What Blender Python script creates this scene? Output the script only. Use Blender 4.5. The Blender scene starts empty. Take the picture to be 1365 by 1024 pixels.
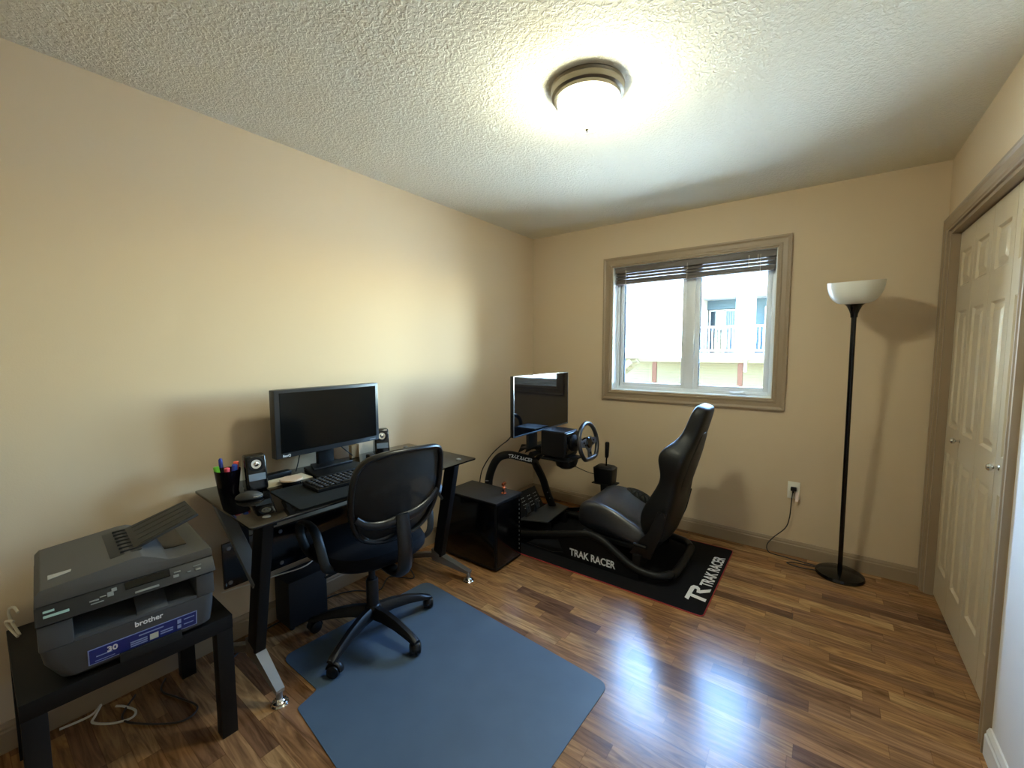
import bpy, bmesh, math, random
from mathutils import Vector, Matrix, Euler
random.seed(7)
PI = math.pi
S = bpy.context.scene
COL = S.collection

# ------------------------------------------------------------------ camera
cam_d = bpy.data.cameras.new('camera')
cam = bpy.data.objects.new('camera', cam_d)
COL.objects.link(cam)
R_ = Vector((0.80315, 0.59577, -0.00209)); U_ = Vector((-0.04496, 0.06411, 0.99693)); F_ = Vector((-0.59408, 0.80059, -0.07828))
M = Matrix.Identity(4)
for i in range(3):
    M[i][0], M[i][1], M[i][2] = R_[i], U_[i], -F_[i]
M[0][3], M[1][3], M[2][3] = 2.25206, -3.37896, 1.39691
cam.matrix_world = M
cam_d.sensor_width = 36.0
cam_d.lens = 562.0 / 1365 * 36.0
cam_d.clip_start = 0.02
S.camera = cam

# ------------------------------------------------------------------ colour management
S.view_settings.view_transform = 'Standard'
S.view_settings.look = 'None'
S.view_settings.exposure = 3.2
S.view_settings.gamma = 1.0
S.view_settings.use_curve_mapping = False
S.cycles.use_denoising = True
S.cycles.max_bounces = 10
S.cycles.diffuse_bounces = 6
S.cycles.transparent_max_bounces = 12

# ------------------------------------------------------------------ sky, sun
W_ = bpy.data.worlds.new('sky'); S.world = W_
W_.use_nodes = True
nt = W_.node_tree
for n in list(nt.nodes): nt.nodes.remove(n)
sky = nt.nodes.new('ShaderNodeTexSky'); sky.sky_type = 'NISHITA'
sky.sun_disc = False; sky.dust_density = 0.2; sky.ozone_density = 3.0; sky.sun_elevation = math.radians(38); sky.sun_rotation = math.radians(268)
bg = nt.nodes.new('ShaderNodeBackground'); bg.inputs['Strength'].default_value = 1.5
wo = nt.nodes.new('ShaderNodeOutputWorld')
nt.links.new(sky.outputs[0], bg.inputs[0]); nt.links.new(bg.outputs[0], wo.inputs[0])
sd = bpy.data.lights.new('sun', 'SUN'); sd.energy = 7.0; sd.angle = math.radians(0.6); sd.color = (1.0, 0.93, 0.74)
sun = bpy.data.objects.new('sun', sd); COL.objects.link(sun)
sun.rotation_euler = Vector((0.78, 0.015, -0.62)).to_track_quat('-Z', 'Y').to_euler()
LAMP_STRENGTH = 12.5

# daylight portal just outside the window (guides sampling of the sky only)
pd_ = bpy.data.lights.new('window_daylight', 'AREA'); pd_.shape = 'RECTANGLE'; pd_.size = 1.2; pd_.size_y = 1.1
pd_.cycles.is_portal = True
po = bpy.data.objects.new('window_daylight', pd_); COL.objects.link(po)
po.location = (1.38, 0.2, 1.58); po.rotation_euler = (-PI / 2, 0, 0)

# ------------------------------------------------------------------ material helpers
def lin(c):
    return tuple(((v / 12.92) if v <= 0.04045 else ((v + 0.055) / 1.055) ** 2.4) for v in [x / 255 for x in c])
MATS = {}
def mat(name, rgb, rough=0.5, metal=0.0, spec=0.5, bump=None, noise=None, coat=0.0, emit=None, sheen=0.0):
    """principled material; rgb is an sRGB 0-255 triple; bump=(scale,strength,dist); noise=(scale,amount)."""
    if name in MATS: return MATS[name]
    m = bpy.data.materials.new(name); m.use_nodes = True
    t = m.node_tree; b = t.nodes['Principled BSDF']
    c = lin(rgb) + (1,)
    b.inputs['Base Color'].default_value = c
    b.inputs['Roughness'].default_value = rough; b.inputs['Metallic'].default_value = metal
    b.inputs['Specular IOR Level'].default_value = spec
    b.inputs['Coat Weight'].default_value = coat; b.inputs['Coat Roughness'].default_value = 0.1
    b.inputs['Sheen Weight'].default_value = sheen
    tc = t.nodes.new('ShaderNodeTexCoord')
    if noise:
        n = t.nodes.new('ShaderNodeTexNoise'); n.inputs['Scale'].default_value = noise[0]; n.inputs['Detail'].default_value = 4
        t.links.new(tc.outputs['Object'], n.inputs['Vector'])
        mx = t.nodes.new('ShaderNodeMix'); mx.data_type = 'RGBA'
        k = noise[1]
        mx.inputs[6].default_value = tuple(v * (1 - k) for v in c[:3]) + (1,)
        mx.inputs[7].default_value = tuple(min(1, v * (1 + k)) for v in c[:3]) + (1,)
        t.links.new(n.outputs[0], mx.inputs[0]); t.links.new(mx.outputs[2], b.inputs['Base Color'])
    if bump:
        n = t.nodes.new('ShaderNodeTexNoise'); n.inputs['Scale'].default_value = bump[0]; n.inputs['Detail'].default_value = 3
        t.links.new(tc.outputs['Object'], n.inputs['Vector'])
        bp = t.nodes.new('ShaderNodeBump'); bp.inputs['Strength'].default_value = bump[1]; bp.inputs['Distance'].default_value = bump[2]
        t.links.new(n.outputs[0], bp.inputs['Height']); t.links.new(bp.outputs[0], b.inputs['Normal'])
    if emit:
        b.inputs['Emission Color'].default_value = lin(emit[0]) + (1,); b.inputs['Emission Strength'].default_value = emit[1]
    MATS[name] = m
    return m

def see_through(name, rgb, rough, alpha, tint=(255, 255, 255), scale=None):
    """part opaque principled, part clear: alpha = how opaque."""
    m = mat(name, rgb, rough); t = m.node_tree; b = t.nodes['Principled BSDF']; o = t.nodes['Material Output']
    tr = t.nodes.new('ShaderNodeBsdfTransparent'); tr.inputs[0].default_value = lin(tint) + (1,)
    mx = t.nodes.new('ShaderNodeMixShader'); mx.inputs[0].default_value = alpha
    t.links.new(tr.outputs[0], mx.inputs[1]); t.links.new(b.outputs[0], mx.inputs[2]); t.links.new(mx.outputs[0], o.inputs[0])
    return m

def glass_pane(name):
    m = bpy.data.materials.new(name); m.use_nodes = True; t = m.node_tree
    for n in list(t.nodes): t.nodes.remove(n)
    o = t.nodes.new('ShaderNodeOutputMaterial'); tr = t.nodes.new('ShaderNodeBsdfTransparent'); gl = t.nodes.new('ShaderNodeBsdfGlossy')
    tr.inputs[0].default_value = (0.93, 0.97, 0.96, 1); gl.inputs['Roughness'].default_value = 0.02
    fr = t.nodes.new('ShaderNodeFresnel'); fr.inputs[0].default_value = 1.35
    mx = t.nodes.new('ShaderNodeMixShader')
    t.links.new(fr.outputs[0], mx.inputs[0]); t.links.new(tr.outputs[0], mx.inputs[1]); t.links.new(gl.outputs[0], mx.inputs[2])
    t.links.new(mx.outputs[0], o.inputs[0]); return m

def floor_material():
    m = bpy.data.materials.new('laminate_planks'); m.use_nodes = True
    t = m.node_tree; b = t.nodes['Principled BSDF']; L = t.links.new
    N = t.nodes.new
    def math_(op, a, c=None):
        n = N('ShaderNodeMath'); n.operation = op
        for i, v in enumerate((a, c)):
            if v is None: continue
            if isinstance(v, (int, float)): n.inputs[i].default_value = v
            else: L(v, n.inputs[i])
        return n.outputs[0]
    tc = N('ShaderNodeTexCoord'); sp = N('ShaderNodeSeparateXYZ'); L(tc.outputs['Object'], sp.inputs[0])
    x, y = sp.outputs[0], sp.outputs[1]
    yr = math_('DIVIDE', y, 0.064)
    row = math_('FLOOR', yr); fy = math_('FRACT', yr)
    wn = N('ShaderNodeTexWhiteNoise'); wn.noise_dimensions = '1D'; L(row, wn.inputs['W'])
    ln_ = math_('ADD', math_('MULTIPLY', wn.outputs['Value'], 0.22), 0.34)
    u = math_('ADD', math_('DIVIDE', x, ln_), math_('MULTIPLY', wn.outputs['Value'], 37.3))
    col = math_('FLOOR', u); fu = math_('FRACT', u)
    cb = N('ShaderNodeCombineXYZ'); L(row, cb.inputs[0]); L(col, cb.inputs[1])
    w2 = N('ShaderNodeTexWhiteNoise'); w2.noise_dimensions = '2D'; L(cb.outputs[0], w2.inputs['Vector'])
    rmp = N('ShaderNodeValToRGB'); cr = rmp.color_ramp
    stops = [(0.0, (104, 74, 54)), (0.10, (132, 96, 66)), (0.30, (158, 116, 74)), (0.5, (172, 130, 84)), (0.68, (150, 110, 78)), (0.84, (186, 146, 98)), (1.0, (136, 98, 64))]
    cr.elements[0].position = 0; cr.elements[0].color = lin(stops[0][1]) + (1,)
    cr.elements[1].position = 1; cr.elements[1].color = lin(stops[-1][1]) + (1,)
    for p, c in stops[1:-1]:
        e = cr.elements.new(p); e.color = lin(c) + (1,)
    L(w2.outputs['Value'], rmp.inputs[0])
    gv = N('ShaderNodeCombineXYZ'); L(math_('MULTIPLY', x, 3.2), gv.inputs[0]); L(math_('MULTIPLY', y, 30.0), gv.inputs[1]); L(math_('MULTIPLY', w2.outputs['Value'], 60.0), gv.inputs[2])
    gn = N('ShaderNodeTexNoise'); gn.inputs['Scale'].default_value = 1.0; gn.inputs['Detail'].default_value = 5; gn.inputs['Distortion'].default_value = 2.2
    L(gv.outputs[0], gn.inputs['Vector'])
    gr = N('ShaderNodeValToRGB'); gr.color_ramp.elements[0].position = 0.32; gr.color_ramp.elements[1].position = 0.68
    gr.color_ramp.elements[0].color = (0.38, 0.34, 0.32, 1); gr.color_ramp.elements[1].color = (1.12, 1.1, 1.08, 1)
    L(gn.outputs[0], gr.inputs[0])
    mul = N('ShaderNodeMix'); mul.data_type = 'RGBA'; mul.blend_type = 'MULTIPLY'; mul.inputs[0].default_value = 0.9
    L(rmp.outputs[0], mul.inputs[6]); L(gr.outputs[0], mul.inputs[7])
    # joints: fine between strips, stronger every third strip
    ed = math_('MINIMUM', fy, math_('SUBTRACT', 1.0, fy)); s1 = math_('LESS_THAN', ed, 0.018)
    eu = math_('MINIMUM', fu, math_('SUBTRACT', 1.0, fu)); s2 = math_('LESS_THAN', eu, 0.003)
    sj = math_('MAXIMUM', s1, s2)
    dk = N('ShaderNodeMix'); dk.data_type = 'RGBA'; dk.blend_type = 'MULTIPLY'; dk.inputs[7].default_value = (0.72, 0.68, 0.64, 1)
    L(sj, dk.inputs[0]); L(mul.outputs[2], dk.inputs[6])
    L(dk.outputs[2], b.inputs['Base Color'])
    b.inputs['Roughness'].default_value = 0.235; b.inputs['Specular IOR Level'].default_value = 0.6
    bp = N('ShaderNodeBump'); bp.inputs['Strength'].default_value = 0.08; bp.inputs['Distance'].default_value = 0.002
    L(gn.outputs[0], bp.inputs['Height']); L(bp.outputs[0], b.inputs['Normal'])
    return m

def ceiling_material():
    m = mat('textured_ceiling_paint', (224, 217, 196), 0.9, spec=0.2)
    t = m.node_tree; b = t.nodes['Principled BSDF']; L = t.links.new
    tc = t.nodes.new('ShaderNodeTexCoord')
    n = t.nodes.new('ShaderNodeTexNoise'); n.inputs['Scale'].default_value = 72; n.inputs['Detail'].default_value = 2.5; n.inputs['Distortion'].default_value = 0.6
    L(tc.outputs['Object'], n.inputs['Vector'])
    r = t.nodes.new('ShaderNodeValToRGB'); r.color_ramp.elements[0].position = 0.42; r.color_ramp.elements[1].position = 0.6
    L(n.outputs[0], r.inputs[0])
    bp = t.nodes.new('ShaderNodeBump'); bp.inputs['Strength'].default_value = 0.5; bp.inputs['Distance'].default_value = 0.0042
    L(r.outputs[0], bp.inputs['Height']); L(bp.outputs[0], b.inputs['Normal'])
    return m

def siding_material(name, rgb, pitch=0.11):
    m = mat(name, rgb, 0.6, spec=0.08)
    t = m.node_tree; b = t.nodes['Principled BSDF']; L = t.links.new
    tc = t.nodes.new('ShaderNodeTexCoord'); sp = t.nodes.new('ShaderNodeSeparateXYZ'); L(tc.outputs['Object'], sp.inputs[0])
    d = t.nodes.new('ShaderNodeMath'); d.operation = 'DIVIDE'; d.inputs[1].default_value = pitch; L(sp.outputs[2], d.inputs[0])
    f = t.nodes.new('ShaderNodeMath'); f.operation = 'FRACT'; L(d.outputs[0], f.inputs[0])
    bp = t.nodes.new('ShaderNodeBump'); bp.inputs['Strength'].default_value = 1.0; bp.inputs['Distance'].default_value = 0.03; bp.invert = True
    L(f.outputs[0], bp.inputs['Height']); L(bp.outputs[0], b.inputs['Normal'])
    return m

# ------------------------------------------------------------------ mesh helpers
def perp(d):
    a = Vector((0, 0, 1)) if abs(d.z) < 0.9 else Vector((1, 0, 0))
    u = d.cross(a).normalized(); return u, d.cross(u).normalized()

def spline(pts, n=8, closed=False):
    """Catmull-Rom through pts."""
    P = [Vector(p) for p in pts]; out = []
    k = len(P)
    segs = k if closed else k - 1
    for i in range(segs):
        if closed: a, b, c, d = P[(i - 1) % k], P[i], P[(i + 1) % k], P[(i + 2) % k]
        else: a, b, c, d = P[max(i - 1, 0)], P[i], P[i + 1], P[min(i + 2, k - 1)]
        for j in range(n):
            t = j / n
            out.append(0.5 * ((2 * b) + (c - a) * t + (2 * a - 5 * b + 4 * c - d) * t * t + (3 * b - a - 3 * c + d) * t ** 3))
    if not closed: out.append(P[-1])
    return out

class MB:
    def __init__(s): s.bm = bmesh.new()
    def merge(s, b2, mtx=None):
        if mtx: bmesh.ops.transform(b2, matrix=mtx, verts=b2.verts)
        vm = {v: s.bm.verts.new(v.co) for v in b2.verts}
        for f in b2.faces:
            try: s.bm.faces.new([vm[v] for v in f.verts])
            except ValueError: pass
        b2.free()
    def box(s, x0, x1, y0, y1, z0, z1, bev=0.0, seg=2, mtx=None):
        b = bmesh.new(); bmesh.ops.create_cube(b, size=1)
        for v in b.verts:
            v.co = Vector((x0 if v.co.x < 0 else x1, y0 if v.co.y < 0 else y1, z0 if v.co.z < 0 else z1))
        if bev > 0: bmesh.ops.bevel(b, geom=b.edges[:], offset=bev, segments=seg, profile=0.6, affect='EDGES')
        s.merge(b, mtx); return s
    def bar(s, a, b, w, h, bev=0.0, up=(0, 0, 1)):
        """box-section bar from a to b; w across, h along 'up'."""
        a, b = Vector(a), Vector(b); d = b - a; L = d.length; x = d.normalized(); u = Vector(up)
        y = u.cross(x).normalized(); z = x.cross(y)
        m = Matrix(((x.x, y.x, z.x, a.x), (x.y, y.y, z.y, a.y), (x.z, y.z, z.z, a.z), (0, 0, 0, 1)))
        return s.box(0, L, -w / 2, w / 2, -h / 2, h / 2, bev, mtx=m)
    def tube(s, pts, r, seg=10, closed=False, caps=True, flat=None, flat_dir=None):
        P = [Vector(p) for p in pts]; n = len(P)
        rr = r if isinstance(r, (list, tuple)) else [r] * n
        rings = []; pu = None
        for i in range(n):
            if closed: d = P[(i + 1) % n] - P[(i - 1) % n]
            else: d = P[min(i + 1, n - 1)] - P[max(i - 1, 0)]
            if d.length < 1e-9: d = Vector((0, 0, 1))
            d.normalize()
            if flat_dir is not None:
                v = Vector(flat_dir); u = (v - d * v.dot(d)).normalized()
            elif pu is None: u, _ = perp(d)
            else:
                u = pu - d * pu.dot(d)
                u = u.normalized() if u.length > 1e-6 else perp(d)[0]
            pu = u; w = d.cross(u)
            fx = flat or 1.0
            rings.append([s.bm.verts.new(P[i] + (u * math.cos(2 * PI * k / seg) + w * math.sin(2 * PI * k / seg) * fx) * rr[i]) for k in range(seg)])
        m = n if closed else n - 1
        for i in range(m):
            A, B = rings[i], rings[(i + 1) % n]
            for k in range(seg): s.bm.faces.new((A[k], A[(k + 1) % seg], B[(k + 1) % seg], B[k]))
        if caps and not closed:
            s.bm.faces.new(rings[0][::-1]); s.bm.faces.new(rings[-1])
        return s
    def lathe(s, prof, seg=32, mtx=None, sx=1.0):
        b = bmesh.new(); rings = []
        for r, z in prof:
            if r < 1e-6: rings.append([b.verts.new((0, 0, z))])
            else: rings.append([b.verts.new((r * math.cos(2 * PI * k / seg) * sx, r * math.sin(2 * PI * k / seg), z)) for k in range(seg)])
        for A, B in zip(rings, rings[1:]):
            for k in range(seg):
                k2 = (k + 1) % seg
                q = [A[k % len(A)], A[k2 % len(A)], B[k2 % len(B)], B[k % len(B)]]
                q2 = []
                for v in q:
                    if v not in q2: q2.append(v)
                if len(q2) > 2: b.faces.new(q2)
        if len(rings[0]) > 1: b.faces.new(rings[0][::-1])
        if len(rings[-1]) > 1: b.faces.new(rings[-1])
        s.merge(b, mtx); return s
    def prism(s, poly, vec, bev=0.0, seg=2):
        """polygon (3-D points) extruded along vec."""
        b = bmesh.new(); v = Vector(vec)
        A = [b.verts.new(Vector(p)) for p in poly]; B = [b.verts.new(Vector(p) + v) for p in poly]
        b.faces.new(A[::-1]); b.faces.new(B)
        n = len(A)
        for i in range(n): b.faces.new((A[i], A[(i + 1) % n], B[(i + 1) % n], B[i]))
        bmesh.ops.recalc_face_normals(b, faces=b.faces[:])
        if bev > 0: bmesh.ops.bevel(b, geom=b.edges[:], offset=bev, segments=seg, profile=0.6, affect='EDGES')
        s.merge(b); return s
    def loft(s, secs, closed=True, caps=True):
        R = [[s.bm.verts.new(Vector(p)) for p in c] for c in secs]
        n = len(R[0])
        for A, B in zip(R, R[1:]):
            for k in range(n if closed else n - 1): s.bm.faces.new((A[k], A[(k + 1) % n], B[(k + 1) % n], B[k]))
        if caps and closed: s.bm.faces.new(R[0][::-1]); s.bm.faces.new(R[-1])
        return s
    def quad(s, *p):
        s.bm.faces.new([s.bm.verts.new(Vector(q)) for q in p]); return s
    def sphere(s, c, r, seg=12, sc=(1, 1, 1)):
        b = bmesh.new(); bmesh.ops.create_uvsphere(b, u_segments=seg, v_segments=max(6, seg // 2), radius=r)
        s.merge(b, Matrix.Translation(Vector(c)) @ Matrix.Diagonal((sc[0], sc[1], sc[2], 1))); return s
    def obj(s, name, m, parent=None, world=False, sub=0, angle=38, smooth=True):
        bmesh.ops.remove_doubles(s.bm, verts=s.bm.verts, dist=1e-6)
        bmesh.ops.recalc_face_normals(s.bm, faces=s.bm.faces[:])
        if world and parent is not None:
            bmesh.ops.transform(s.bm, matrix=wmat(parent).inverted(), verts=s.bm.verts)
        me = bpy.data.meshes.new(name); s.bm.to_mesh(me); s.bm.free()
        if isinstance(m, (list, tuple)):
            for k in m: me.materials.append(k)
        elif m: me.materials.append(m)
        if smooth:
            me.polygons.foreach_set('use_smooth', [True] * len(me.polygons)); me.set_sharp_from_angle(angle=math.radians(angle))
        o = bpy.data.objects.new(name, me); COL.objects.link(o)
        if parent is not None: o.parent = parent
        if sub:
            md = o.modifiers.new('smooth', 'SUBSURF'); md.levels = sub; md.render_levels = sub
        return o

def wmat(o):
    m = o.matrix_basis.copy()
    while o.parent: o = o.parent; m = o.matrix_basis @ m
    return m

def tag(o, label=None, cat=None, group=None, kind=None):
    if label: o['label'] = label
    if cat: o['category'] = cat
    if group: o['group'] = group
    if kind: o['kind'] = kind
    return o
def thing(name, label, cat, loc=(0, 0, 0), rz=0.0, group=None):
    o = bpy.data.objects.new(name, None); COL.objects.link(o); o.empty_display_size = 0.05
    o.location = loc; o.rotation_euler = (0, 0, rz)
    return tag(o, label, cat, group)
def struct(o): o['kind'] = 'structure'; return o
def copy_tree(o, parent=None):
    c = o.copy(); COL.objects.link(c)
    if parent is not None: c.parent = parent
    for ch in list(o.children): copy_tree(ch, c)
    return c

def text_obj(txt, name, m, parent, mtx, size, weight=0.0, xs=1.0, ext=0.0006, shear=0.0):
    """lettering as a mesh; mtx maps the text's own x/y plane to the parent's frame."""
    cu = bpy.data.curves.new(name, 'FONT'); cu.body = txt; cu.size = size; cu.offset = weight; cu.extrude = ext; cu.resolution_u = 3; cu.shear = shear
    cu.align_x = 'LEFT'
    tmp = bpy.data.objects.new(name + '_tmp', cu); COL.objects.link(tmp)
    dg = bpy.context.evaluated_depsgraph_get(); dg.update()
    me = bpy.data.meshes.new_from_object(tmp.evaluated_get(dg))
    bpy.data.objects.remove(tmp)
    me.transform(mtx @ Matrix.Diagonal((xs, 1, 1, 1)))
    me.materials.clear(); me.materials.append(m); me.name = name
    o = bpy.data.objects.new(name, me); COL.objects.link(o)
    if parent is not None: o.parent = parent
    return o
def frame(o, x, y):
    """matrix with origin o and in-plane axes x, y."""
    x = Vector(x).normalized(); y = Vector(y); y = (y - x * y.dot(x)).normalized(); z = x.cross(y); o = Vector(o)
    return Matrix(((x.x, y.x, z.x, o.x), (x.y, y.y, z.y, o.y), (x.z, y.z, z.z, o.z), (0, 0, 0, 1)))

# ------------------------------------------------------------------ materials
m_wall = mat('tan_wall_paint', (205, 184, 153), 0.75, spec=0.25, bump=(160, 0.12, 0.002))
m_trim = mat('taupe_trim_paint', (152, 132, 106), 0.42, spec=0.4)
m_door = mat('taupe_door_paint', (196, 180, 152), 0.33, spec=0.5)
m_vinyl = mat('white_window_vinyl', (226, 230, 230), 0.35)
m_pane = glass_pane('clear_window_glass')
m_blind = mat('taupe_blind_slats', (104, 95, 88), 0.5)
m_cordw = mat('pale_cord', (215, 208, 190), 0.7)
m_nickel = mat('brushed_nickel', (128, 120, 106), 0.38, metal=1.0)
m_chrome = mat('polished_chrome', (215, 215, 212), 0.12, metal=1.0)
m_black = mat('black_plastic', (11, 11, 13), 0.42, spec=0.35)
m_blackg = mat('gloss_black_plastic', (5, 5, 6), 0.14)
m_blackm = mat('black_powder_coat', (8, 8, 9), 0.5, spec=0.3, bump=(500, 0.05, 0.001))
m_rubber = mat('black_rubber', (22, 22, 24), 0.75)
m_fabric = mat('black_chair_fabric', (8, 9, 15), 0.9, spec=0.2, bump=(900, 0.2, 0.001))
m_screen = mat('dark_screen_glass', (7, 9, 10), 0.16, spec=0.5)
m_screen2 = mat('gloss_screen_glass', (6, 7, 9), 0.05, spec=0.6)
m_silver = mat('silver_painted_steel', (150, 152, 152), 0.35, metal=0.85)
m_grey = mat('charcoal_printer_plastic', (66, 68, 70), 0.55, bump=(700, 0.08, 0.001))
m_greyd = mat('dark_printer_plastic', (34, 35, 36), 0.5)
m_greyl = mat('grey_printer_lid', (84, 83, 80), 0.6, bump=(700, 0.1, 0.001))
m_tabblk = mat('black_table_laminate', (8, 8, 8), 0.5, spec=0.3)
m_blue = mat('navy_sticker', (28, 42, 118), 0.4)
m_white = mat('white_print', (225, 226, 226), 0.5)
m_paleb = mat('pale_blue_print', (140, 158, 205), 0.5)
m_matte = mat('black_cloth_mat', (7, 8, 12), 0.85, spec=0.2, bump=(1200, 0.15, 0.0008))
m_red = mat('red_stitching', (150, 34, 34), 0.7)
m_chairmat = mat('sky_tinted_floor_mat', (74, 92, 110), 0.5, spec=0.45, noise=(7, 0.13), bump=(420, 0.15, 0.001))  # blue-grey base stands in for sky reflected by frosted plastic
m_leather = mat('black_leatherette', (9, 11, 12), 0.5, spec=0.4, bump=(380, 0.12, 0.001))
m_leathers = mat('smooth_black_leatherette', (18, 21, 28), 0.38, spec=1.0, coat=0.2, bump=(260, 0.1, 0.001))
m_pad = mat('charcoal_desk_pad', (26, 30, 31), 0.85, spec=0.2, bump=(900, 0.1, 0.0005))
m_shade = mat('frosted_white_plastic', (222, 220, 208), 0.4)
m_copper = mat('copper_metal', (205, 120, 88), 0.25, metal=1.0)
m_coaster = mat('pale_wood_disc', (205, 178, 150), 0.6)
m_desk_glass = see_through('black_tinted_glass', (5, 5, 6), 0.03, 0.92, (90, 88, 80))
m_mesh = see_through('black_chair_mesh', (9, 10, 12), 0.75, 0.93)
m_quilt = mat('quilted_black_leatherette', (16, 18, 16), 0.5, spec=0.3)
m_wire = mat('black_cable', (14, 13, 13), 0.5)
m_brownw = mat('dark_brown_cable', (52, 40, 30), 0.5)
m_plate = mat('ivory_plastic', (226, 222, 206), 0.4)

# quilting bump
def quilt(m):
    t = m.node_tree; b = t.nodes['Principled BSDF']; L = t.links.new
    tc = t.nodes.new('ShaderNodeTexCoord'); mp = t.nodes.new('ShaderNodeMapping'); mp.inputs['Rotation'].default_value = (0, 0, PI / 4); mp.inputs['Scale'].default_value = (26, 26, 26)
    L(tc.outputs['Object'], mp.inputs[0])
    sp = t.nodes.new('ShaderNodeSeparateXYZ'); L(mp.outputs[0], sp.inputs[0])
    outs = []
    for i in (0, 1):
        f = t.nodes.new('ShaderNodeMath'); f.operation = 'PINGPONG'; f.inputs[1].default_value = 0.5; L(sp.outputs[i], f.inputs[0])
        outs.append(f.outputs[0])
    mn = t.nodes.new('ShaderNodeMath'); mn.operation = 'MINIMUM'; L(outs[0], mn.inputs[0]); L(outs[1], mn.inputs[1])
    sq = t.nodes.new('ShaderNodeMath'); sq.operation = 'POWER'; sq.inputs[1].default_value = 0.4; L(mn.outputs[0], sq.inputs[0])
    bp = t.nodes.new('ShaderNodeBump'); bp.inputs['Strength'].default_value = 0.8; bp.inputs['Distance'].default_value = 0.012
    L(sq.outputs[0], bp.inputs['Height']); L(bp.outputs[0], b.inputs['Normal'])
quilt(m_quilt)

# ================================================================== ROOM SHELL
W, H, YF = 2.768, 2.44, -4.3
WX0, WX1, WZ0, WZ1 = 0.800, 1.966, 1.066, 2.088       # window hole
CY0, CY1, CZ = -1.245, -0.080, 2.04                  # closet opening
struct(MB().box(-0.15, W + 0.75, YF - 0.1, 0.16, -0.12, 0.0).obj('floor', floor_material()))
struct(MB().box(-0.15, W + 0.75, YF - 0.1, 0.16, H, H + 0.25).obj('ceiling', ceiling_material()))
struct(MB().box(-0.15, 0.0, YF - 0.1, 0.16, 0, H).obj('wall_left', m_wall))
w = MB()
w.box(0, WX0, 0, 0.16, 0, H).box(WX1, W + 0.75, 0, 0.16, 0, H).box(WX0, WX1, 0, 0.16, 0, WZ0).box(WX0, WX1, 0, 0.16, WZ1, H)
struct(w.obj('wall_back', m_wall))
w = MB()
w.box(W, W + 0.12, CY1, 0.0, 0, H).box(W, W + 0.12, -1.318, CY0, 0, H).box(W, W + 0.12, CY0, CY1, CZ, H)
struct(w.obj('wall_right', m_wall))
struct(MB().box(W, W + 0.12, YF, -1.318, 0, H).obj('wall_entry', mat('pale_wall_paint', (228, 226, 226), 0.7, spec=0.25, bump=(160, 0.12, 0.002))))
w = MB().box(W + 0.72, W + 0.80, YF, 0.16, 0, H)
struct(w.obj('wall_closet', m_wall))
struct(MB().box(0, W + 0.72, YF - 0.1, YF, 0, H).obj('wall_front', m_wall))

def base_profile(h=0.102, t=0.016):
    return [(0, 0), (t, 0), (t, h * 0.72), (t * 0.75, h * 0.78), (t * 0.75, h * 0.86), (t * 0.35, h), (0, h)]
def baseboard(name, a, b, nrm, m=m_trim):
    a, b, nrm = Vector(a), Vector(b), Vector(nrm)
    mb = MB(); poly = [a + nrm * p[0] + Vector((0, 0, p[1])) for p in base_profile()]
    mb.prism(poly, b - a); return struct(mb.obj(name, m, angle=20))
baseboard('baseboard_back', (0, 0, 0), (W - 0.016, 0, 0), (0, -1, 0))
baseboard('baseboard_left', (0, YF, 0), (0, -0.016, 0), (1, 0, 0))
baseboard('baseboard_right', (W, YF, 0), (W, CY0 - 0.072, 0), (-1, 0, 0), mat('white_trim_paint', (222, 220, 216), 0.45))

def casing_profile(wd=0.078, t=0.02):
    # u from the opening outward, v off the wall
    return [(0, 0), (0, t * 0.5), (wd * 0.10, t * 0.55), (wd * 0.16, t * 0.8), (wd * 0.28, t * 0.8), (wd * 0.36, t * 0.62), (wd * 0.7, t * 0.72), (wd * 0.86, t), (wd, t), (wd, 0)]
def casing(name, rect, axis, plane, nrm, sides, wd=0.078):
    """mitred moulding round rect=(a0,a1,z0,z1); axis 'x' or 'y' is the horizontal one."""
    a0, a1, z0, z1 = rect; prof = casing_profile(wd); mb = MB()
    corners = {'bl': (a0, z0, -1, -1), 'br': (a1, z0, 1, -1), 'tr': (a1, z1, 1, 1), 'tl': (a0, z1, -1, 1)}
    runs = {'bottom': ('bl', 'br'), 'right': ('br', 'tr'), 'top': ('tr', 'tl'), 'left': ('tl', 'bl')}
    for sname in sides:
        secs = []
        for c in runs[sname]:
            ca, cz, da, dz = corners[c]; sec = []
            open_bottom = 'bottom' not in sides and c in ('bl', 'br')
            for u, v in prof:
                A = ca + da * u; Z = cz if open_bottom else cz + dz * u
                p = Vector((A, plane + nrm * v, Z)) if axis == 'x' else Vector((plane + nrm * v, A, Z))
                sec.append(p)
            secs.append(sec)
        mb.loft(secs)
    return struct(mb.obj(name, m_trim, angle=15))
casing('trim_1', (WX0 - 0.002, WX1 + 0.002, WZ0 - 0.002, WZ1 - 0.004), 'x', 0.0, -1, ('bottom', 'right', 'top', 'left'))
casing('trim_2', (CY0, CY1, 0.0, CZ), 'y', W, -1, ('right', 'top', 'left'), 0.070)
# closet jamb lining and head track
jb = MB()
jb.box(W + 0.001, W + 0.119, CY1 - 0.018, CY1, 0, CZ).box(W + 0.001, W + 0.119, CY0, CY0 + 0.018, 0, CZ).box(W + 0.001, W + 0.119, CY0 + 0.018, CY1 - 0.018, CZ - 0.018, CZ)
struct(jb.obj('trim_3', m_trim))

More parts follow.
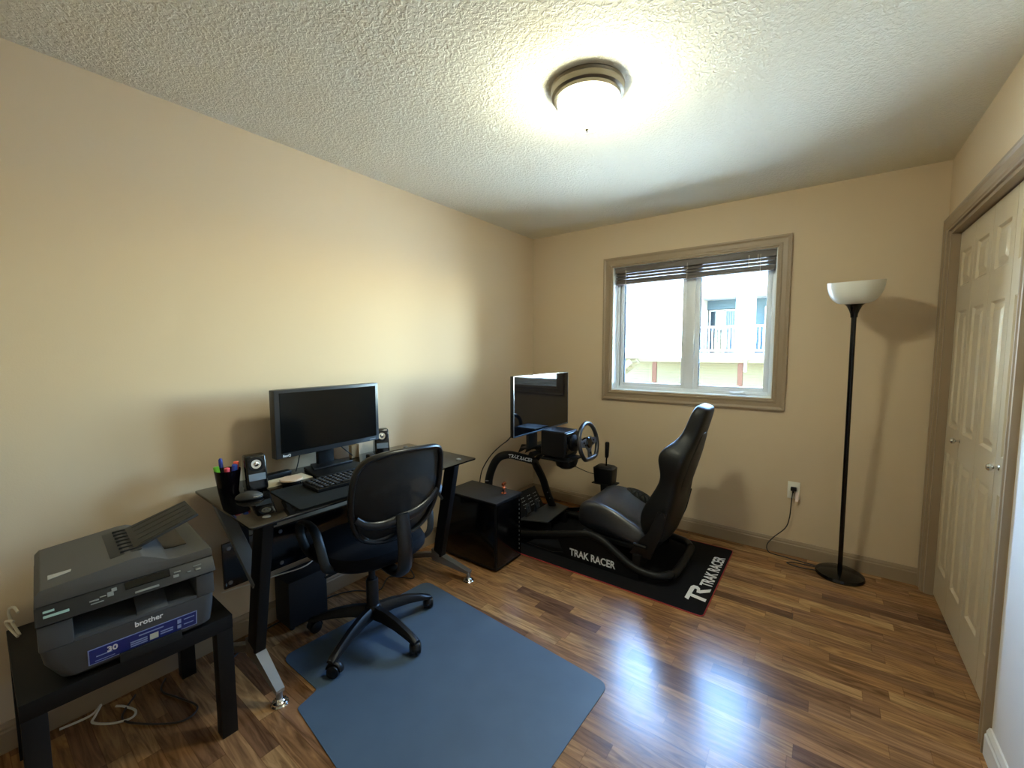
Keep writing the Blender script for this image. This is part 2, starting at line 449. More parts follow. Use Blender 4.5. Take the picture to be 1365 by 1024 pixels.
# ------------------------------------------------------------------ closet doors: two bifold pairs of panelled leaves
def leaf_mesh(y0, y1, z0, z1, xf):
    """one narrow leaf: face towards -x with three raised panels."""
    mb = MB(); t = 0.032; pw = 0.052
    rows = [(z1 - 0.285, z1 - 0.105), (z0 + 0.975, z1 - 0.415), (z0 + 0.19, z0 + 0.83)]
    ys = [y0, y0 + pw, y1 - pw, y1]
    zs = sorted([z0, z1] + [v for r in rows for v in r])
    for i in range(3):
        for j in range(len(zs) - 1):
            ya, yb, za, zb = ys[i], ys[i + 1], zs[j], zs[j + 1]
            if i == 1 and (za, zb) in rows:
                rings = [(0, 0), (0.010, 0.009), (0.020, 0.009), (0.040, 0.001), (0.044, 0.0)]
                prev = None
                for ins, dp in rings:
                    q = [Vector((xf + dp, ya + ins, za + ins)), Vector((xf + dp, yb - ins, za + ins)), Vector((xf + dp, yb - ins, zb - ins)), Vector((xf + dp, ya + ins, zb - ins))]
                    if prev:
                        for k in range(4): mb.quad(prev[k], prev[(k + 1) % 4], q[(k + 1) % 4], q[k])
                    prev = q
                mb.quad(*prev)
            else: mb.quad((xf, ya, za), (xf, yb, za), (xf, yb, zb), (xf, ya, zb))
    # sides and back
    b = [(y0, z0), (y1, z0), (y1, z1), (y0, z1)]
    for k in range(4):
        (ya, za), (yb, zb) = b[k], b[(k + 1) % 4]
        mb.quad((xf, ya, za), (xf, yb, zb), (xf + t, yb, zb), (xf + t, ya, za))
    mb.quad(*[(xf + t, y, z) for y, z in b[::-1]])
    return mb
XF = 2.806
lw = (CY1 - CY0 - 0.036 - 0.012) / 4
for d in range(2):
    dr = bpy.data.objects.new('door_%d' % (d + 1), None); COL.objects.link(dr); dr['kind'] = 'structure'
    for k in range(2):
        y1 = CY1 - 0.018 - 0.003 - (2 * d + k) * (lw + 0.002)
        lf = leaf_mesh(y1 - lw, y1 - 0.001, 0.012, CZ - 0.024, XF).obj('leaf', m_door, dr, angle=12)
        if k == 1 and d == 0 or (k == 1 and d == 1):
            ky = -0.398 if d == 0 else -0.989
            pr = [(0.0, 0.034), (0.010, 0.033), (0.0145, 0.027), (0.013, 0.019), (0.006, 0.013), (0.006, 0.003), (0.011, 0.0)]
            MB().lathe(pr[::-1], 20, Matrix.Translation((XF, ky, 0.944)) @ Matrix.Rotation(-PI / 2, 4, 'Y')).obj('door_knob', m_chrome, lf)

# ------------------------------------------------------------------ window
wn_ = bpy.data.objects.new('window_1', None); COL.objects.link(wn_); wn_['kind'] = 'structure'
FY0, FY1 = 0.085, 0.15
def rect_frame(mb, x0, x1, z0, z1, y0, y1, t, bev=0.003):
    mb.box(x0, x0 + t, y0, y1, z0, z1, bev).box(x1 - t, x1, y0, y1, z0, z1, bev).box(x0 + t, x1 - t, y0, y1, z0, z0 + t, bev).box(x0 + t, x1 - t, y0, y1, z1 - t, z1, bev)
ret = MB()   # white jamb extension lining the opening
ret.box(WX0, WX0 + 0.006, 0.0, FY0, WZ0, WZ1).box(WX1 - 0.006, WX1, 0.0, FY0, WZ0, WZ1).box(WX0 + 0.006, WX1 - 0.006, 0, FY0, WZ0, WZ0 + 0.006).box(WX0 + 0.006, WX1 - 0.006, 0, FY0, WZ1 - 0.006, WZ1)
ret.obj('jamb_lining', m_vinyl, wn_)
fr = MB(); rect_frame(fr, WX0, WX1, WZ0, WZ1, FY0, FY1, 0.032)
fr.box(1.368, 1.434, FY0, FY1, WZ0 + 0.032, WZ1 - 0.032, 0.003)
fr.obj('window_frame', m_vinyl, wn_)
for (a, b) in ((WX0 + 0.03, 1.37), (1.432, WX1 - 0.03)):
    sf = MB(); rect_frame(sf, a, b, WZ0 + 0.03, WZ1 - 0.03, FY0 + 0.012, FY1 - 0.008, 0.034, 0.005)
    so = sf.obj('window_sash', m_vinyl, wn_)
    MB().box(a + 0.03, b - 0.03, FY0 + 0.035, FY0 + 0.041, WZ0 + 0.06, WZ1 - 0.06).obj('pane', m_pane, so)
ck = MB().box(1.70, 1.80, FY0 - 0.016, FY0, WZ0 + 0.010, WZ0 + 0.026, 0.005)
ck.tube(spline([(1.78, FY0 - 0.016, WZ0 + 0.02), (1.775, FY0 - 0.035, WZ0 + 0.024), (1.73, FY0 - 0.04, WZ0 + 0.022), (1.70, FY0 - 0.038, WZ0 + 0.024)], 5), 0.006, 8)
ck.sphere((1.785, FY0 - 0.022, WZ0 + 0.022), 0.013)
ck.obj('crank_handle', m_vinyl, wn_)
lk = MB().box(1.425, 1.437, FY0 - 0.014, FY0, 1.36, 1.46, 0.004).bar((1.431, FY0 - 0.02, 1.45), (1.431, FY0 - 0.03, 1.55), 0.012, 0.008, 0.003)
lk.obj('window_latch', m_vinyl, wn_)

# blind, drawn all the way up
bl = thing('window_blind', 'taupe slatted blind raised to the top of the window', 'blind', (0, 0, 0))
BX0, BX1, BY = WX0 + 0.012, WX1 - 0.012, 0.045
MB().box(BX0, BX1, BY - 0.028, BY + 0.028, WZ1 - 0.052, WZ1 - 0.004, 0.003).obj('headrail', m_blind, bl)
for dz in (0.060, 0.0645, 0.069, 0.0735, 0.084, 0.0885, 0.093, 0.0975, 0.108, 0.1125, 0.117, 0.1215):
    z = WZ1 - dz
    sl = MB(); n = 7
    secs = []
    for X in (BX0 + 0.004, BX1 - 0.004):
        sec = []
        for i in range(n): u = i / (n - 1) * 2 - 1; sec.append((X, BY + u * 0.025, z + 0.0025 * (1 - u * u)))
        for i in range(n - 1, -1, -1): u = i / (n - 1) * 2 - 1; sec.append((X, BY + u * 0.025, z - 0.003 + 0.0025 * (1 - u * u)))
        secs.append(sec)
    sl.loft(secs); sl.obj('slat', m_blind, bl)
zb = WZ1 - 0.1445
MB().box(BX0 + 0.004, BX1 - 0.004, BY - 0.026, BY + 0.026, zb, zb + 0.018, 0.004).obj('bottom_rail', m_blind, bl)
for X in (BX0 + 0.09, (BX0 + BX1) / 2, BX1 - 0.09):
    MB().tube([(X, BY - 0.027, WZ1 - 0.03), (X, BY - 0.0275, WZ1 - 0.1), (X, BY - 0.028, zb)], 0.0016, 6).obj('ladder_cord', m_cordw, bl)
MB().tube([(BX1 - 0.16, BY - 0.034, WZ1 - 0.03), (BX1 - 0.16, BY - 0.036, WZ1 - 0.09), (BX1 - 0.158, BY - 0.036, zb + 0.03)], 0.002, 6).obj('tilt_cord', m_cordw, bl)
MB().tube([(BX1 - 0.105, BY - 0.034, WZ1 - 0.03), (BX1 - 0.105, BY - 0.036, zb + 0.06), (BX1 - 0.105, BY - 0.036, zb + 0.05)], [0.002, 0.002, 0.006], 6).obj('pull_cord', m_cordw, bl)

# ================================================================== OUTSIDE
struct(MB().box(-40, 30, 0.3, 60, -1.9, -1.7).obj('ground', mat('pale_concrete', (226, 222, 214), 0.9, noise=(3, 0.08))))
m_sidw = siding_material('white_vinyl_siding', (134, 132, 127), 0.12)
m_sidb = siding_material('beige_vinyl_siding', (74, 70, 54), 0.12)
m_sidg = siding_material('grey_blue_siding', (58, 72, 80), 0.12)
m_hw = mat('white_house_paint', (146, 146, 143), 0.5, spec=0.1)
m_wood = mat('brown_stained_post', (52, 33, 24), 0.8, spec=0.05, noise=(14, 0.3))
m_woodl = mat('weathered_deck_wood', (66, 59, 43), 0.8, spec=0.05, noise=(9, 0.25))
m_roof = mat('grey_shingles', (128, 127, 126), 0.9, noise=(20, 0.3))
m_dkg = mat('dark_house_glass', (16, 27, 36), 0.08, spec=0.3)
hs = thing('neighbour_house', 'white sided neighbouring house with raised deck seen through the window', 'house', (0, 16, -1.7))
def hp(mb, name, m, parent=None): return mb.obj(name, m, parent or hs, world=True)
# lower storey, set back under the deck; upper storey flush on one side, recessed balcony on the other
hp(MB().box(-6.4, 6, 17.6, 24, -1.7, 1.05), 'lower_wall', m_sidb)
hp(MB().box(-14, -2.12, 16.0, 24, 1.05, 3.62), 'upper_wall', m_sidw)
hp(MB().box(-2.12, 6, 17.6, 24, 1.05, 3.62), 'balcony_wall', m_sidg)
hp(MB().box(-2.12, -0.72, 17.3, 17.6, 3.22, 3.62), 'lintel_board', m_sidg)
hp(MB().box(-14.4, 6.3, 15.5, 24.4, 3.62, 3.80), 'eave', m_hw)
hp(MB().prism([(-14.6, 15.4, 3.80), (-14.6, 24.6, 3.80), (-14.6, 20, 5.6)], (21, 0, 0)), 'roof', m_roof)
hp(MB().box(-4.72, -4.42, 15.97, 16.0, 2.96, 3.1, 0.01), 'wall_vent', mat('grey_vent', (50, 56, 60), 0.6))
hp(MB().box(-4.62, 6, 15.6, 17.6, 0.90, 1.05), 'deck_floor', m_woodl)
hp(MB().box(-2.12, 6, 15.58, 15.62, 1.05, 1.30), 'fascia', m_hw)
hp(MB().box(-0.70, -0.05, 15.6, 16.1, 1.05, 3.62), 'column', m_hw)
def rail(x0, x1):
    hp(MB().box(x0, x1, 15.6, 15.68, 2.32, 2.40, 0.01), 'handrail', m_hw); hp(MB().box(x0, x1, 15.6, 15.68, 1.36, 1.43, 0.01), 'bottom_rail', m_hw)
    k = int((x1 - x0) / 0.125)
    for i in range(k):
        x = x0 + (i + 0.5) * (x1 - x0) / k
        hp(MB().box(x - 0.022, x + 0.022, 15.62, 15.66, 1.43, 2.32), 'baluster', m_hw)
rail(-2.10, -0.72); rail(-0.04, 2.2)
pd = MB(); rect_frame(pd, -2.08, -0.75, 1.1, 3.22, 17.5, 17.6, 0.07, 0.01); pd.box(-1.48, -1.38, 17.5, 17.6, 1.1, 3.2)
pdo = hp(pd, 'patio_door', m_hw)
pg = MB().box(-2.03, -0.80, 17.55, 17.58, 1.12, 3.2); pg.obj('pane', m_dkg, pdo, world=True)
for i in range(7):
    x = -1.36 + i * 0.085
    v = MB().box(x, x + 0.055, 17.53, 17.545, 1.2, 3.12); v.obj('blind_vane', mat('grey_vane', (62, 74, 84), 0.6, spec=0.1), pdo, world=True)
pw2 = MB(); rect_frame(pw2, 0.1, 1.6, 1.3, 3.25, 17.52, 17.6, 0.07, 0.01); pw2o = hp(pw2, 'side_window', m_hw)
MB().box(0.15, 1.55, 17.55, 17.58, 1.35, 3.2).obj('pane', m_dkg, pw2o, world=True)
for X in (-3.9, -0.46, 2.6):
    hp(MB().box(X - 0.075, X + 0.075, 15.66, 15.81, -0.05, 0.90, 0.005).box(X - 0.11, X - 0.075, 15.68, 15.78, 0.0, 0.85), 'post', m_wood)
    hp(MB().box(X - 0.10, X + 0.10, 15.63, 15.84, -1.7, -0.05, 0.01), 'post_base', mat('ochre_post_base', (120, 92, 50), 0.7, spec=0.05))
hp(MB().box(-0.33, -0.23, 15.5, 15.58, 0.55, 1.2, 0.01), 'downspout', m_hw)
st = MB()
for s_ in (15.4, 14.5):
    st.bar((-4.55, s_, 0.95), (-7.6, s_, -1.6), 0.05, 0.24)
for i in range(14):
    x = -4.6 - i * 0.22; z = 0.86 - i * 0.184
    st.box(x - 0.27, x, 14.5, 15.4, z, z + 0.04)
hp(st, 'stair', m_woodl)
hp(MB().bar((-4.5, 14.5, 1.85), (-7.6, 14.5, -0.7), 0.05, 0.09), 'stair_rail', m_woodl)

# ================================================================== CEILING LIGHT
cl = thing('ceiling_light', 'round flush ceiling light with lit frosted dome and nickel ring', 'light', (1.445, -1.785, H))
MB().lathe([(0.0, 0.0), (0.142, 0.0), (0.145, -0.006), (0.141, -0.014), (0.145, -0.018), (0.141, -0.036), (0.131, -0.042), (0.130, -0.055), (0.119, -0.057), (0.118, -0.030), (0.0, -0.030)], 56).obj('mounting_ring', m_nickel, cl)
m_dome = bpy.data.materials.new('lit_frosted_glass'); m_dome.use_nodes = True
b_ = m_dome.node_tree.nodes['Principled BSDF']; b_.inputs['Base Color'].default_value = (0.9, 0.9, 0.85, 1); b_.inputs['Roughness'].default_value = 0.3
b_.inputs['Emission Color'].default_value = (0.97, 1.0, 0.80, 1); b_.inputs['Emission Strength'].default_value = LAMP_STRENGTH
pr = [(0.1178, -0.046)]
for i in range(1, 13):
    a = i / 12 * PI / 2; pr.append((0.1178 * math.cos(a) ** 0.9 if i < 12 else 0.0, -0.046 - 0.112 * math.sin(a)))
MB().lathe(pr, 48).obj('dome', m_dome, cl, angle=60)
MB().lathe([(0.0, -0.154), (0.009, -0.156), (0.010, -0.161), (0.006, -0.166), (0.004, -0.172), (0.0, -0.175)], 16).obj('finial', m_nickel, cl)

# ================================================================== FLOOR LAMP + OUTLET
LX, LY = 2.383, -0.150
fl = thing('floor_lamp', 'tall black floor lamp with white bowl shade beside the closet', 'lamp', (LX, LY, 0))
MB().lathe([(0.0, 0.0), (0.121, 0.0), (0.125, 0.008), (0.121, 0.022), (0.100, 0.034), (0.05, 0.041), (0.022, 0.044), (0.0, 0.044)], 48).obj('base', m_blackg, fl)
TX, TY, TZ = -0.012, -0.165, 1.60        # the pole leans a little into the room
top = Vector((TX, TY, TZ)); dirp = top.normalized()
MB().tube([Vector((0, 0, 0.02)), top * 0.5, top], 0.0125, 14).obj('pole', m_blackg, fl)
rotp = Vector((0, 0, 1)).rotation_difference(dirp).to_matrix().to_4x4()
mt = Matrix.Translation(top) @ rotp
MB().lathe([(0.0, -0.02), (0.016, -0.02), (0.018, 0.0), (0.024, 0.02), (0.036, 0.045), (0.052, 0.060), (0.046, 0.062), (0.0, 0.055)], 28, mt).obj('shade_holder', m_blackg, fl)
sp_ = []
for i in range(13):
    a = i / 12; sp_.append((0.045 + 0.083 * math.sin(a * PI / 2) ** 0.85, 0.056 + 0.122 * (1 - math.cos(a * PI / 2))))
sp2 = [(0.0, 0.056)] + sp_ + [(r - 0.004, z) for r, z in sp_[::-1]] + [(0.0, 0.062)]
MB().lathe(sp2, 44, mt).obj('shade', m_shade, fl, angle=60)
cd = MB()
cd.tube(spline([(2.118, -0.030, 0.455), (2.112, -0.030, 0.38), (2.106, -0.032, 0.27), (2.085, -0.034, 0.19), (2.02, -0.040, 0.11), (1.985, -0.05, 0.05), (2.00, -0.06, 0.006), (2.08, -0.075, 0.005), (2.22, -0.09, 0.005), (2.32, -0.10, 0.005), (2.25, -0.115, 0.005), (2.14, -0.13, 0.005), (2.11, -0.16, 0.005), (2.17, -0.18, 0.005), (LX - 0.112, LY - 0.02, 0.008)], 8), 0.0032, 8)
cdo = cd.obj('power_cord', m_wire, fl, world=True)
MB().box(2.103, 2.137, -0.034, -0.0072, 0.452, 0.478, 0.006).tube([(2.119, -0.03, 0.458), (2.118, -0.032, 0.44)], 0.006, 8).obj('plug', m_black, cdo, world=True)
ol = thing('wall_outlet', 'ivory wall outlet with a black plug in it', 'outlet', (2.12, 0, 0.452))
MB().box(-0.035, 0.035, -0.006, 0.0, -0.058, 0.058, 0.0025).obj('cover_plate', m_plate, ol)
for z in (0.02, -0.02):
    MB().box(-0.017, 0.017, -0.0085, -0.006, z - 0.014, z + 0.014, 0.004).obj('socket', m_plate, ol)
tg = MB().box(2.132, 2.150, -0.030, -0.028, 0.385, 0.448)
tg.obj('warning_tag', mat('pale_paper_tag', (232, 214, 205), 0.7), cdo, world=True)

# ================================================================== FLOOR COVERINGS
def flat_poly(pts, z0, z1, r=0.0, n=6):
    """rounded polygon corners."""
    out = []; k = len(pts)
    for i in range(k):
        p = Vector((*pts[i][:2], 0)); rr = pts[i][2] if len(pts[i]) > 2 else r
        a = (Vector((*pts[i - 1][:2], 0)) - p).normalized(); b = (Vector((*pts[(i + 1) % k][:2], 0)) - p).normalized()
        if rr <= 0: out.append(p); continue
        for j in range(n + 1):
            t = j / n; out.append((p + a * rr) * (1 - t) ** 2 + p * 2 * t * (1 - t) + (p + b * rr) * t * t)
    return [Vector((v.x, v.y, z0)) for v in out]
cm = MB().prism(flat_poly([(0.652, -2.640, 0.015), (1.565, -2.745, 0.03), (1.585, -1.805, 0.05), (0.365, -1.712, 0.06), (0.318, -2.545, 0.06), (0.628, -2.545, 0.015)], 0.0005, 0.003), (0, 0, 0.003))
tag(cm.obj('chair_mat', m_chairmat), 'frosted plastic chair mat coloured as if reflecting sky on the wood floor under the desk chair', 'mat')
rg = thing('racing_mat', 'black cloth mat with red edge and white lettering under the racing seat', 'mat', (0, 0, 0))
RX0, RX1, RY0, RY1 = 0.20, 1.797, -1.092, -0.178
mp_ = flat_poly([(RX0, RY0), (RX1, RY0), (RX1, RY1), (RX0, RY1)], 0.0005, 0, 0.03)
MB().prism(mp_, (0, 0, 0.004)).obj('cloth', m_matte, rg)
MB().tube([Vector((p.x, p.y, 0.0032)) for p in mp_], 0.0032, 6, closed=True).obj('stitched_edge', m_red, rg)
text_obj('TRAK RACER', 'lettering', m_white, rg, frame((1.774, -0.775, 0.0050), (0, 1, 0), (-1, 0.09, 0)), 0.092, 0.0022, 0.80, 0.0002)
# the joined T-R emblem, drawn in (reading direction, up) units
EMB = [[(0, 0.098), (0.012, 0.125), (0.155, 0.125), (0.175, 0.112), (0.178, 0.085), (0.160, 0.066), (0.138, 0.060), (0.190, 0.0), (0.150, 0.0), (0.105, 0.052), (0.105, 0.075), (0.140, 0.080), (0.144, 0.096), (0.075, 0.098), (0.062, 0.0), (0.030, 0.0), (0.044, 0.098)]]
em = MB()
for poly in EMB:
    em.prism([(1.778 - 0.105 * v / 0.125, -0.975 + u * 0.98, 0.0048) for u, v in poly], (0, 0, 0.0004))
em.obj('emblem', m_white, rg)

# ================================================================== DESK
dk = thing('computer_desk', 'black tinted glass computer desk on black and silver legs against the wall', 'desk', (0, 0, 0))
GZ = 0.78
gp = flat_poly([(0.028, -2.752), (0.672, -2.778), (0.660, -1.578), (0.030, -1.552)], GZ - 0.008, 0, 0.02)
MB().prism(gp, (0, 0, 0.008), 0.0015).obj('glass_top', m_desk_glass, dk)
for p in ((0.60, -2.695), (0.595, -1.66), (0.095, -1.63), (0.10, -2.67), (0.60, -2.55)):
    MB().lathe([(0.0, 0.0), (0.014, 0.0), (0.014, 0.002), (0.012, 0.003), (0.0, 0.003)], 20, Matrix.Translation((p[0], p[1], GZ))).obj('glass_cap', m_silver, dk)
def desk_end(y, tx, bx, bz, gx, gy):
    l = MB().prism([(tx - 0.042, y - 0.020, GZ - 0.009), (tx + 0.040, y - 0.020, GZ - 0.009), (bx + 0.036, y - 0.020, bz), (bx - 0.040, y - 0.020, bz - 0.02)], (0, 0.040, 0), 0.004)
    l.obj('leg', m_blackm, dk)
    br = MB().bar((0.14, y, GZ - 0.012), (bx + 0.06, y, 0.50), 0.05, 0.022, 0.003)
    br.obj('brace', mat('grey_painted_steel', (118, 122, 124), 0.45), dk)
    MB().box(0.06, tx + 0.05, y - 0.025, y + 0.025, GZ - 0.024, GZ - 0.0085, 0.003).obj('top_bracket', m_blackm, dk)
    ft = MB(); d = (gy - y)
    ft.loft([[(bx - 0.045, y - 0.022, bz + 0.035), (bx - 0.045, y + 0.022, bz + 0.035), (bx - 0.045, y + 0.022, bz - 0.035), (bx - 0.045, y - 0.022, bz - 0.035)],
             [(bx + 0.02, y - 0.02, bz + 0.012), (bx + 0.02, y + 0.02, bz + 0.012), (bx + 0.02, y + 0.02, bz - 0.04), (bx + 0.02, y - 0.02, bz - 0.04)],
             [(gx + 0.012, gy - 0.016, 0.066), (gx + 0.012, gy + 0.016, 0.066), (gx + 0.008, gy + 0.016, 0.048), (gx + 0.008, gy - 0.016, 0.048)]])
    ft.tube([(gx, gy, 0.055), (gx, gy, 0.02)], 0.012, 12)
    fo = ft.obj('foot', m_silver, dk)
    MB().lathe([(0.0, 0.0), (0.032, 0.0), (0.033, 0.004), (0.028, 0.008), (0.027, 0.013), (0.018, 0.018), (0.014, 0.026), (0.0, 0.026)], 28, Matrix.Translation((gx, gy, 0.0))).obj('glide', m_chrome, fo)
    # rear foot
    rf = MB().bar((bx - 0.02, y, bz), (0.10, y, 0.045), 0.036, 0.03, 0.003).tube([(0.10, y, 0.05), (0.10, y, 0.0)], 0.014, 12)
    rf.obj('rear_foot', m_silver, dk)
desk_end(-2.705, 0.600, 0.478, 0.215, 0.571, -2.668)
desk_end(-1.605, 0.500, 0.365, 0.125, 0.566, -1.556)
MB().box(0.112, 0.128, -2.690, -1.62, 0.325, 0.535, 0.004).obj('modesty_panel', m_blackg, dk)
for y in (-2.665, -2.50, -2.44, -1.66):
    for z in (0.35, 0.51):
        MB().lathe([(0.0, 0.006), (0.008, 0.005), (0.010, 0.0)][::-1], 12, Matrix.Translation((0.128, y, z)) @ Matrix.Rotation(PI / 2, 4, 'Y')).obj('bolt', m_silver, dk)
for y in (-2.60, -1.72):
    MB().box(0.108, 0.132, y - 0.02, y + 0.02, 0.50, GZ - 0.009, 0.003).obj('panel_hanger', m_blackm, dk)
MB().box(0.30, 0.34, -2.70, -1.61, GZ - 0.05, GZ - 0.024, 0.003).obj('crossbar', m_blackm, dk)

# ---------------------------------------------------------------- things on the desk
DZ = GZ
pad = MB().prism(flat_poly([(0.318, -2.560), (0.640, -2.588), (0.652, -1.83), (0.33, -1.80)], DZ + 0.0005, 0, 0.012), (0, 0, 0.003))
tag(pad.obj('desk_pad', m_pad), 'large dark grey desk pad under the keyboard on the glass desk', 'desk pad')
def keyboard():
    k = thing('keyboard', 'black computer keyboard on the desk pad in front of the monitor', 'keyboard', (0.452, -2.222, DZ + 0.0035), math.radians(-4))
    MB().box(-0.078, 0.078, -0.222, 0.222, 0.0, 0.017, 0.005).obj('case', m_black, k)
    keys = [(x, y) for x in range(6) for y in range(17)]
    kb = MB()
    for r, c in keys:
        if r == 5 and 4 <= c <= 8:
            if c == 4: kb.box(0.052, 0.070, -0.104, 0.02, 0.017, 0.025, 0.002, 1)
            continue
        x = -0.070 + r * 0.0245; y = -0.212 + c * 0.0251
        kb.box(x, x + 0.0175, y, y + 0.019, 0.017, 0.0255, 0.0025, 1)
    kb.obj('keycaps', mat('worn_black_keycaps', (30, 31, 33), 0.35), k)
    return k
keyboard()
def monitor_desk():
    o = thing('computer_monitor', 'black widescreen monitor standing on the glass desk', 'monitor', (0.185, -2.19, DZ), math.radians(1.0))
    MB().box(-0.03, 0.018, -0.288, 0.288, 0.108, 0.436, 0.006).obj('bezel', mat('charcoal_bezel', (38, 40, 43), 0.35), o)
    MB().box(0.0175, 0.0195, -0.264, 0.268, 0.134, 0.420, 0.0).obj('screen', m_screen, o)
    MB().box(-0.062, -0.028, -0.19, 0.19, 0.15, 0.40, 0.015).obj('back_housing', m_black, o)
    MB().box(-0.078, -0.050, -0.045, 0.045, 0.02, 0.26, 0.006).obj('stand_column', m_black, o)
    bs = MB().prism([(-0.10, -0.10, 0.0), (-0.10, 0.10, 0.0), (0.135, 0.150, 0.0), (0.135, -0.150, 0.0)], (0, 0, 0.014), 0.004)
    bs.prism([(-0.09, -0.07, 0.014), (-0.09, 0.07, 0.014), (0.02, 0.11, 0.014), (0.02, -0.11, 0.014)], (0, 0, 0.012), 0.005)
    bs.obj('stand_base', m_black, o)
    text_obj('BenQ', 'logo', m_white, o, frame((0.0184, -0.258, 0.1145), (0, 1, 0), (0, 0, 1)), 0.016, 0.0003, 1.0, 0.0002)
    MB().box(0.0175, 0.0187, 0.225, 0.262, 0.117, 0.122).obj('label_mark', mat('dim_print', (120, 122, 124), 0.5), o)
    MB().tube(spline([(-0.06, 0.04, 0.16), (-0.07, 0.10, 0.09), (-0.09, 0.17, 0.03), (-0.11, 0.20, 0.006)], 6), 0.003, 6).tube(spline([(-0.05, -0.13, 0.15), (-0.07, -0.14, 0.06), (-0.08, -0.15, 0.006)], 6), 0.003, 6).obj('cable', m_wire, o)
    return o
monitor_desk()
def speaker(loc, rz, label):
    s = thing('speaker', label, 'speaker', loc, rz, 'small desk speakers beside the monitor')
    # a leaning slab: front (+x) face slopes back
    q = MB().prism([(-0.045, -0.042, 0.0), (0.052, -0.042, 0.0), (0.020, -0.042, 0.155), (-0.030, -0.042, 0.155)], (0, 0.084, 0), 0.012, 3)
    q.obj('cabinet', m_blackg, s)
    n = Vector((0.155, 0, 0.032)).normalized(); c = Vector((0.0265, 0, 0.115)) + n * 0.002
    mt_ = Matrix.Translation(c) @ Vector((0, 0, 1)).rotation_difference(n).to_matrix().to_4x4()
    MB().lathe([(0.0, -0.003), (0.031, -0.003), (0.032, 0.002), (0.027, 0.003), (0.024, 0.0), (0.0, 0.0)], 28, mt_).obj('speaker_ring', m_black, s)
    MB().lathe([(0.021, 0.0), (0.020, 0.0015), (0.011, 0.001), (0.010, 0.005), (0.004, 0.008), (0.0, 0.0085)], 24, mt_).obj('cone', m_chrome, s)
    p = []
    for yy, zz in ((-0.033, 0.045), (0.033, 0.045), (0.033, 0.075), (-0.033, 0.075)):
        p.append(Vector((0.052 - 0.032 * zz / 0.155 + 0.0005, yy, zz)))
    MB().prism(p, n * 0.0012).obj('front_strip', mat('blue_grey_gloss', (120, 135, 150), 0.15, metal=0.6), s)
    return s
speaker((0.205, -2.572, DZ), math.radians(-8), 'small black speaker beside the pen holder on the desk')
speaker((0.135, -1.845, DZ), math.radians(-25), 'small black speaker at the far end of the desk behind the chair')
# pen holder with markers
ph = thing('pen_holder', 'dark tapered pen holder full of coloured markers on the desk corner', 'pen holder', (0.165, -2.665, DZ))
prf = [(0.0, 0.0), (0.038, 0.0), (0.050, 0.10), (0.0475, 0.10), (0.036, 0.003), (0.0, 0.003)]
MB().lathe(prf, 28).obj('cup', see_through('smoky_plastic', (14, 10, 20), 0.12, 0.6, (150, 110, 135)), ph)
pens = [('blue marker with a pointed cap rising tallest from the pen holder', (40, 60, 150), (-0.010, -0.012), (-0.020, -0.016), 0.150, True),
        ('green highlighter leaning out of the pen holder rim', (120, 215, 70), (-0.004, -0.020), (-0.014, -0.034), 0.118, False),
        ('pink highlighter standing at the front of the pen holder', (240, 92, 110), (0.014, -0.006), (0.024, -0.010), 0.113, False),
        ('bright blue highlighter in the pen holder beside the speaker', (48, 92, 210), (0.010, 0.012), (0.022, 0.018), 0.122, False),
        ('orange red highlighter at the speaker side of the pen holder', (246, 98, 78), (-0.004, 0.018), (0.000, 0.032), 0.128, False)]
for lab, c, p0, p1, h, tip in pens:
    t_ = thing('marker_pen', lab, 'pen', (0.165, -2.665, DZ), 0, 'markers in the pen holder')
    a = Vector((p0[0] * 1.2, p0[1] * 1.2, 0.0045)); b = Vector((p1[0] * 1.12, p1[1] * 1.12, h)); d = b - a
    mc = mat('pen_%d_%d_%d' % c, c, 0.35); 
    MB().tube([a, a + d * 0.72], 0.0085, 10).obj('barrel', mc if not tip else m_black, t_)
    if tip: MB().tube([a + d * 0.72, a + d * 0.95, b], [0.0088, 0.008, 0.004], 10).obj('cap', mc, t_)
    else: MB().tube([a + d * 0.72, a + d * 0.98, b], [0.0112, 0.0112, 0.009], 10).obj('cap', mc, t_)
# mouse
ms = thing('computer_mouse', 'dark oval computer mouse with silver edge at the near desk corner', 'mouse', (0.335, -2.650, DZ), math.radians(62))
MB().lathe([(0.0, 0.0), (0.026, 0.0), (0.030, 0.006), (0.028, 0.016), (0.020, 0.026), (0.010, 0.031), (0.0, 0.032)], 28, Matrix.Diagonal((1.7, 1, 1, 1))).obj('shell', mat('dark_grey_soft_plastic', (50, 52, 52), 0.5), ms)
MB().tube([Vector((0.0495 * math.cos(a), 0.0293 * math.sin(a), 0.012)) for a in [-1.2 + i * 0.24 for i in range(11)]], 0.0025, 6).obj('silver_edge', m_chrome, ms)
# flat case and paper with the round disc on top
tag(MB().box(-0.055, 0.055, -0.105, 0.105, 0.0, 0.004, 0.001).obj('notepad', mat('pale_paper', (196, 186, 160), 0.8)), 'pale notepad lying under the round disc on the desk', 'notepad').location = (0.205, -2.44, DZ + 0.0005)
cs = MB().box(-0.022, 0.022, -0.075, 0.075, 0.0, 0.022, 0.005).obj('pencil_case', m_black)
tag(cs, 'slim black case lying behind the round disc on the desk', 'case'); cs.location = (0.105, -2.445, DZ + 0.0005); cs.rotation_euler = (0, 0, 0.06)
cst = thing('coaster', 'round pale wood disc on a black holder on the desk', 'coaster', (0.272, -2.445, DZ + 0.005))
MB().lathe([(0.0, 0.0), (0.040, 0.0), (0.042, 0.004), (0.042, 0.014), (0.0, 0.014)], 32).obj('holder', m_black, cst)
MB().lathe([(0.0, 0.0142), (0.049, 0.0142), (0.0495, 0.018), (0.047, 0.022), (0.0, 0.022)], 36).obj('disc', m_coaster, cst)
